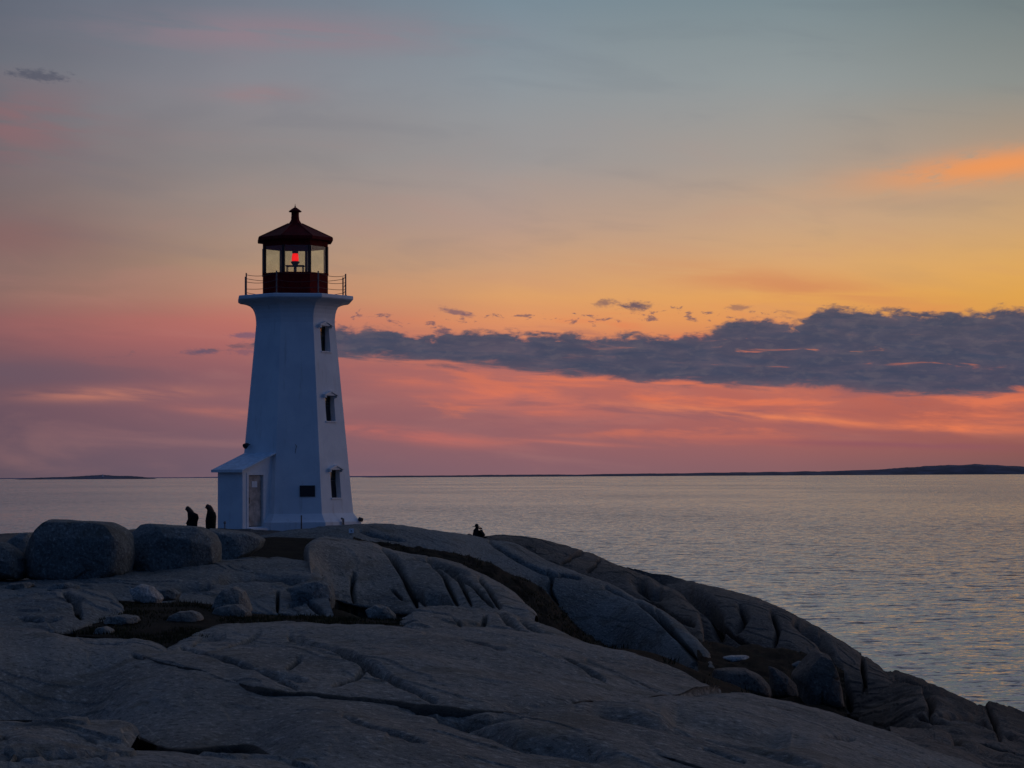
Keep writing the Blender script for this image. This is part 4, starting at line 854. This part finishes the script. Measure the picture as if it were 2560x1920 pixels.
# door wall is the x=+hwP side; opening between y = yd0..yd1
yd0, yd1, zd1 = 2.86, 3.92, zt(1184, 97.5, 635)
ztop = lambda y: Zpe + (outP - y) / (outP - ap) * (Zpt - Zpe)
zd0 = zt(1316, 97.5, 635)
def quad(b, pts): b.add([PP(*p) for p in pts], [tuple(range(len(pts)))])
for x in (-hwP,):
    quad(pw, [(x, in_, Zp0), (x, in_, ztop(in_)), (x, outP, Zpe), (x, outP, Zp0)])
x = hwP
quad(pw, [(x, outP, Zp0), (x, outP, Zpe), (x, yd1, ztop(yd1)), (x, yd1, Zp0)])
quad(pw, [(x, yd0, Zp0), (x, yd0, ztop(yd0)), (x, in_, ztop(in_)), (x, in_, Zp0)])
quad(pw, [(x, yd1, zd1), (x, yd1, ztop(yd1)), (x, yd0, ztop(yd0)), (x, yd0, zd1)])
quad(pw, [(x, yd1, Zp0), (x, yd1, zd0), (x, yd0, zd0), (x, yd0, Zp0)])
quad(pw, [(-hwP, outP, Zp0), (-hwP, outP, Zpe), (hwP, outP, Zpe), (hwP, outP, Zp0)])
rc = 0.10
for (a, b_) in (((yd1, zd0), (yd1, zd1)), ((yd1, zd1), (yd0, zd1)), ((yd0, zd1), (yd0, zd0)), ((yd0, zd0), (yd1, zd0))):
    quad(pw, [(x, a[0], a[1]), (x, b_[0], b_[1]), (x - rc, b_[0], b_[1]), (x - rc, a[0], a[1])])
pw.build('porch_wall', M_wall, LH)
pf_ = MB(); ov = 0.20; ra, rb = 2.30, outP + 0.19
za = ztop(ra) + 0.03; zb2 = ztop(rb) + 0.03
V = [PP(xx, yy, zz_ + dz) for dz in (0, 0.07) for xx, yy, zz_ in ((-hwP - ov, ra, za), (hwP + ov, ra, za), (hwP + ov, rb, zb2), (-hwP - ov, rb, zb2))]
pf_.add(V, [(0,1,2,3),(7,6,5,4),(0,4,5,1),(1,5,6,2),(2,6,7,3),(3,7,4,0)]); pr = pf_.build('porch_roof', M_proof, LH, bevel=0.01)
fs = MB(); V = [PP(xx, yy, zz_) for yy in (rb + 0.003, rb + 0.03) for xx, zz_ in ((-hwP - ov, zb2 - 0.05), (hwP + ov, zb2 - 0.05), (hwP + ov, zb2 + 0.075), (-hwP - ov, zb2 + 0.075))]
fs.add(V, [(0,1,2,3),(7,6,5,4),(0,4,5,1),(1,5,6,2),(2,6,7,3),(3,7,4,0)]); fs.build('fascia', M_white, pr)
dr = MB(); MD = MP.copy()
def bx3(b, x0, x1, y0, y1, z0, z1): b.box((x0, -y1, L(z0)), (x1, -y0, L(z1)), MP)
bx3(dr, hwP - rc - 0.04, hwP - rc + 0.01, yd0 + 0.07, yd1 - 0.07, zd0 + 0.03, zd1 - 0.07)
for zz_ in (0.25, 1.15): bx3(dr, hwP - rc + 0.0101, hwP - rc + 0.022, yd0 + 0.20, yd1 - 0.20, zd0 + zz_, zd0 + zz_ + 0.70)
door = dr.build('door', M_door, LH, bevel=0.006)
tr = MB(); e = hwP - rc - 0.03
bx3(tr, e, hwP + 0.025, yd0 - 0.05, yd0 + 0.065, zd0 - 0.05, zd1 + 0.05); bx3(tr, e, hwP + 0.025, yd1 - 0.065, yd1 + 0.05, zd0 - 0.05, zd1 + 0.05)
bx3(tr, e + 0.001, hwP + 0.022, yd0 + 0.066, yd1 - 0.066, zd1 - 0.065, zd1 + 0.05); tr.build('door_frame', M_white, LH)
hn = MB(); bx3(hn, hwP - rc + 0.012, hwP - rc + 0.06, yd1 - 0.20, yd1 - 0.09, zd0 + 1.02, zd0 + 1.28); hn.build('handle', M_iron, door)
nt_ = MB(); bx3(nt_, hwP - rc + 0.023, hwP - rc + 0.03, 3.22, 3.56, zt(1218, 97.5, 635), zt(1203, 97.5, 635)); nt_.build('door_notice', M_white, door)
stp = MB(); bx3(stp, hwP - 0.02, hwP + 0.34, yd0 - 0.15, yd1 + 0.12, Zp0, zd0 - 0.055); stp.build('doorstep', M_wall, LH, bevel=0.01)
# plaque, wall lamp, conduit, small vents
nF, tF = nf(0); MF = Matrix((tF, -nF, Vector((0, 0, 1)))).transposed().to_4x4()
def wallbox(kk, name, s0, s1, z0, z1, off, dpt, material, parent=LH):
    n, t = nf(kk); rm = rad_at((z0 + z1) / 2) * CA; tl = (Rf - Rn) / (Z_neck - Z_fl) * CA
    upv = (Vector((0, 0, 1)) - n * tl).normalized(); nn = t.cross(upv).normalized()
    if nn.dot(n) < 0: nn = -nn
    c = n * rm + t * (s0 + s1) / 2 + Vector((0, 0, L((z0 + z1) / 2)))
    M = Matrix((t, nn, upv)).transposed().to_4x4(); M.translation = c
    b = MB(); b.box((-(s1 - s0) / 2, off, -(z1 - z0) / 2), ((s1 - s0) / 2, off + dpt, (z1 - z0) / 2), M); return b.build(name, material, parent, bevel=0.006)
cF = (703 + 797) / 2
wallbox(0, 'plaque', 0.08, 0.76, zt(1242, 97.4), zt(1214, 97.4), 0.002, 0.05, M_plaque)
wl = MB(); n, t = nf(-1); c = n * (rad_at(zt(1115)) * CA) + t * -0.66 + Vector((0, 0, L(zt(1112, 98.5, 624))))
wl.tube([c, c + n * 0.16], 0.02, 8); wl.tube([c + n * 0.12 + Vector((0, 0, 0.03)), c + n * 0.20 + Vector((0, 0, 0.0)), c + n * 0.34 + Vector((0, 0, -0.07))], [0.05, 0.10, 0.13], 12); wl.build('floodlight', M_iron, LH)
wc = MB(); n, t = nf(0); c = n * (rad_at(zt(1118)) * CA + 0.02) + t * -0.10 + Vector((0, 0, L(zt(1116, 97.5))))
wc.tube([c + Vector((0, 0, 0.10)), c + t * 0.05 + Vector((0, 0, 0.02)), c + t * 0.02 + Vector((0, 0, -0.10)), c - t * 0.02 + Vector((0, 0, -0.38))], 0.012, 6); wc.build('wall_cable', M_pipe, LH)
vb = MB(); n, t = nf(1); c = n * 2.86 + t * 0.02 + Vector((0, 0, L(zt(1296))))
vb.tube([c + t * -0.12 + Vector((0, 0, 0.02)), c + t * -0.12 + n * 0.10 + Vector((0, 0, 0.0)), c + t * -0.10 + n * 0.10 + Vector((0, 0, -0.34))], [0.05, 0.05, 0.045], 8); vb.build('shadow_shape', M_pipe, LH)  # tube form added for a shadow shape read as a small box
vx = MB(); n, t = nf(1); vx.tube([n * 2.85 + t * 1.10 + Vector((0, 0, L(zt(1297)))), n * 3.02 + t * 1.14 + Vector((0, 0, L(zt(1300))))], 0.09, 10); vx.build('wall_vent', M_iron, LH)

# ------------------------------------------------------------------ stake, sign and post near the foot of the tower
p = at(753.5, 1327, 93.2); sk = MB(); sk.tube([(0, 0, -0.3), (0, 0, 0.62)], 0.028, 8); sk.tube([(0, 0, 0.62), (0, 0, 0.66)], [0.035, 0.02], 8)
o = sk.build('iron_stake', M_iron); o.location = p; tag(o, 'thin dark iron stake standing in front of the white tower foot', 'stake')
p = at(562, 1324, 95.6); pb = MB(); pb.tube([(0, 0, -0.2), (0, 0, 0.28)], 0.025, 8); pb.tube([(0, 0, 0.25), (0, 0, 0.30), (0, 0, 0.36)], [0.05, 0.06, 0.03], 10)
o = pb.build('marker_post', M_pipe); o.location = p; tag(o, 'short brown marker post standing before the blue porch end wall', 'post')
p = at(878.5, 1334, 87.6); sg = empty('notice_sign', p); tag(sg, 'small white square notice on the dark rock just below the tower foot', 'sign')
q = MB(); q.box((-0.10, -0.012, 0.02), (0.10, 0.0, 0.20)); q.build('board', M_white, sg, bevel=0.003)
q = MB(); q.box((-0.016, 0.001, -0.25), (0.016, 0.02, 0.15)); q.build('post', M_pipe, sg)
q = MB(); q.box((-0.03, -0.0145, 0.08), (0.03, -0.0125, 0.13)); q.build('symbol', M_pipe, sg)
p = at(257, 1188.5, 13100); bp = MB(); bp.lathe([(3.2, -8), (2.4, 5), (2.6, 5.4), (1.6, 7), (0.4, 8)], 12); o = bp.build('far_light_tower', M_white); o.location = p; tag(o, 'tiny white light tower on top of the far low island', 'light tower')

# ------------------------------------------------------------------ people
def skin_body(name, joints, edges, material, parent=None, loc=(0, 0, 0), rz=0.0):
    me = bpy.data.meshes.new(name); me.from_pydata([j[0] for j in joints], edges, []); me.update()
    o = bpy.data.objects.new(name, me); COL.objects.link(o); me.materials.append(material)
    sk_ = o.modifiers.new('skin', 'SKIN'); sk_.use_smooth_shade = True
    if not me.skin_vertices: pass
    for i, j in enumerate(joints):
        d = me.skin_vertices[0].data[i]; r = j[1]; d.radius = (r, r) if not isinstance(r, tuple) else r; d.use_root = (i == 0)
    sb = o.modifiers.new('sub', 'SUBSURF'); sb.levels = 2; sb.render_levels = 2
    o.location = loc; o.rotation_euler = (0, 0, rz)
    if parent: o.parent = parent
    return o
def ellipsoid(b, c, r, n=14, m_=9, shear=0.0):
    V = []; Fc = []
    for i in range(m_):
        ph = -PI / 2 + PI * i / (m_ - 1)
        for k_ in range(n):
            a = 2 * PI * k_ / n; V.append((c[0] + r[0] * math.cos(ph) * math.cos(a) + shear * math.sin(ph), c[1] + r[1] * math.cos(ph) * math.sin(a), c[2] + r[2] * math.sin(ph)))
    for i in range(m_ - 1):
        for k_ in range(n): Fc.append((i*n+k_, i*n+(k_+1)%n, (i+1)*n+(k_+1)%n, (i+1)*n+k_))
    b.add(V, Fc)
# walkers face -X (to the left); x is forward-back, y is side
def walker(u, v_top, D, height, label, lean, mcoat, hair_long, step):
    head = at(u, v_top, D); zf = head.z - height
    root = empty('person', (head.x, head.y, zf)); tag(root, label, 'person', 'people walking left of the lighthouse')
    s = height / 1.70; ln_ = lean
    J = [((0.02, 0, 0.93*s), 0.15), ((0.03 + ln_*0.3, 0, 1.12*s), 0.155), ((0.02 + ln_*0.1, 0, 1.32*s), 0.165), ((-0.03, 0, 1.44*s), 0.075), ((-0.08, 0, 1.53*s), 0.085), ((-0.10, 0, 1.615*s), 0.075),
         ((0.02, 0.10, 0.86*s), 0.10), ((-0.05 + step, 0.10, 0.48*s), 0.07), ((0.03 + step, 0.10, 0.10*s), 0.05), ((-0.12 + step, 0.10, 0.04*s), 0.04),
         ((0.02, -0.10, 0.86*s), 0.10), ((0.02 - step, -0.10, 0.48*s), 0.07), ((0.12 - step, -0.10, 0.10*s), 0.05), ((-0.03 - step, -0.10, 0.04*s), 0.04),
         ((0.02, 0.20, 1.36*s), 0.075), ((0.07, 0.25, 1.10*s), 0.058), ((-0.06, 0.22, 0.90*s), 0.045), ((-0.12, 0.21, 0.84*s), 0.035),
         ((0.02, -0.20, 1.36*s), 0.075), ((0.07, -0.25, 1.10*s), 0.058), ((-0.08, -0.22, 0.92*s), 0.045), ((-0.14, -0.21, 0.87*s), 0.035)]
    E = [(0,1),(1,2),(2,3),(3,4),(4,5),(0,6),(6,7),(7,8),(8,9),(0,10),(10,11),(11,12),(12,13),(2,14),(14,15),(15,16),(16,17),(2,18),(18,19),(19,20),(20,21)]
    skin_body('body', J, E, mcoat, root)
    ct = MB(); rings = [(0.50, 0.23, 0.24), (0.72, 0.24, 0.25), (0.95, 0.25, 0.26), (1.14, 0.24, 0.26), (1.32, 0.20, 0.26), (1.43, 0.12, 0.18)]
    V = []; Fc = []; n = 18
    for (z, rx, ry) in rings:
        cx = 0.03 + ln_ * (0.9 if 1.0 < z < 1.35 else 0.45) - (0.05 if z > 1.35 else 0)
        for k_ in range(n):
            a = 2 * PI * k_ / n; V.append((cx + rx * math.cos(a) * (1 + 0.55 * ln_ * (math.cos(a) > 0)), ry * math.sin(a), z * s))
    for i in range(len(rings) - 1):
        for k_ in range(n): Fc.append((i*n+k_, i*n+(k_+1)%n, (i+1)*n+(k_+1)%n, (i+1)*n+k_))
    ct.add(V, Fc); c_ = ct.build('coat', mcoat, root, smooth=True)
    hr = MB(); ellipsoid(hr, (-0.085, 0, 1.60*s), (0.105, 0.095, 0.115))
    if hair_long:
        hr.tube([(-0.04, 0, 1.63*s), (0.05, 0, 1.52*s), (0.12, 0, 1.38*s), (0.19, 0, 1.24*s), (0.21, 0, 1.14*s)], [0.09, 0.10, 0.10, 0.075, 0.03], 10)
    else:
        hr.tube([(-0.06, 0, 1.60*s), (0.0, 0, 1.52*s), (0.07, 0, 1.42*s), (0.14, 0, 1.28*s)], [0.095, 0.11, 0.13, 0.10], 12)
    hr.build('hair', M_hair, root, smooth=True)
    fc = MB(); ellipsoid(fc, (-0.115, 0, 1.575*s), (0.085, 0.072, 0.095)); fc.tube([(-0.19, 0, 1.585*s), (-0.215, 0, 1.56*s), (-0.195, 0, 1.55*s)], [0.012, 0.018, 0.012], 8)
    fc.build('face', M_skin, root, smooth=True)
    if not hair_long:
        bp_ = MB(); ellipsoid(bp_, (0.22, 0, 1.10*s), (0.15, 0.17, 0.32), shear=-0.05); bp_.build('backpack', M_cloth, root, smooth=True)
    return root
walker(474, 1266, 103, 1.66, 'person in a dark coat with a rounded back, walking away left of the other walker', 0.16, M_cloth, False, 0.14)
walker(524, 1261, 103, 1.70, 'person with long hair in a dark green coat, walking close to the porch', 0.05, M_cloth2, True, 0.10)
# photographer seated behind the crest, facing the right, camera raised with both hands
ph0 = at(1191, 1310, 106.5); zs_ = ph0.z - 1.02
root = empty('person', (ph0.x, ph0.y, zs_), R(26)); tag(root, 'photographer in a brimmed hat sitting on the rock ridge with a raised camera', 'person')
J = [((0, 0, 0.16), 0.19), ((-0.01, 0, 0.36), 0.20), ((0, 0, 0.61), 0.185), ((0.01, 0, 0.73), 0.10), ((0.02, 0, 0.81), 0.088), ((0.02, 0, 0.90), 0.075),
     ((0.25, 0.12, 0.26), 0.10), ((0.52, 0.14, 0.36), 0.075), ((0.66, 0.14, 0.08), 0.05), ((0.80, 0.14, 0.05), 0.04),
     ((0.25, -0.12, 0.26), 0.10), ((0.50, -0.14, 0.38), 0.075), ((0.62, -0.14, 0.08), 0.05), ((0.76, -0.14, 0.05), 0.04),
     ((0.02, 0.21, 0.65), 0.10), ((0.27, 0.28, 0.47), 0.085), ((0.27, 0.07, 0.66), 0.045), ((0.24, 0.04, 0.745), 0.04),
     ((0.02, -0.21, 0.65), 0.10), ((0.30, -0.26, 0.45), 0.085), ((0.275, -0.08, 0.64), 0.045), ((0.25, -0.05, 0.745), 0.04)]
E = [(0,1),(1,2),(2,3),(3,4),(4,5),(0,6),(6,7),(7,8),(8,9),(0,10),(10,11),(11,12),(12,13),(2,14),(14,15),(15,16),(16,17),(2,18),(18,19),(19,20),(20,21)]
skin_body('body', J, E, M_cloth, root)
ct = MB(); ellipsoid(ct, (0.10, 0, 0.40), (0.23, 0.25, 0.22)); ellipsoid(ct, (-0.02, 0, 0.68), (0.13, 0.17, 0.13)); ct.build('coat', M_cloth, root, smooth=True)
hb = MB(); ellipsoid(hb, (0.015, 0, 0.94), (0.095, 0.095, 0.095)); hb.lathe([(0.20, 0.885), (0.195, 0.90), (0.09, 0.915)], 18, c=(-0.01, 0)); hb.build('hat', M_cloth, root, smooth=True)
fc = MB(); ellipsoid(fc, (0.05, 0, 0.83), (0.078, 0.072, 0.095)); fc.build('face', M_skin, root, smooth=True)
cm_loc = (ph0.x, ph0.y, zs_)
cr_ = empty('photo_camera', cm_loc, R(26)); tag(cr_, 'small dark photo camera held up by the photographer in the hat', 'camera')
q = MB(); q.box((0.16, -0.07, 0.765), (0.22, 0.07, 0.855)); q.build('camera_body', M_black, cr_, bevel=0.006)
q = MB(); q.tube([(0.222, 0, 0.80), (0.30, 0, 0.80)], [0.035, 0.038], 14); q.build('camera_lens', M_black, cr_)
bg_ = MB(); ellipsoid(bg_, (0, 0, 0.10), (0.22, 0.14, 0.12)); bg_.tube([(-0.1, 0, 0.19), (0, 0, 0.25), (0.1, 0, 0.19)], 0.012, 6)
o = bg_.build('camera_bag', M_black, smooth=True); o.location = at(1173, 1344, 105.2); o.scale = (0.8, 0.8, 0.8); tag(o, 'small dark bag lying on the ridge left of the seated photographer', 'bag')
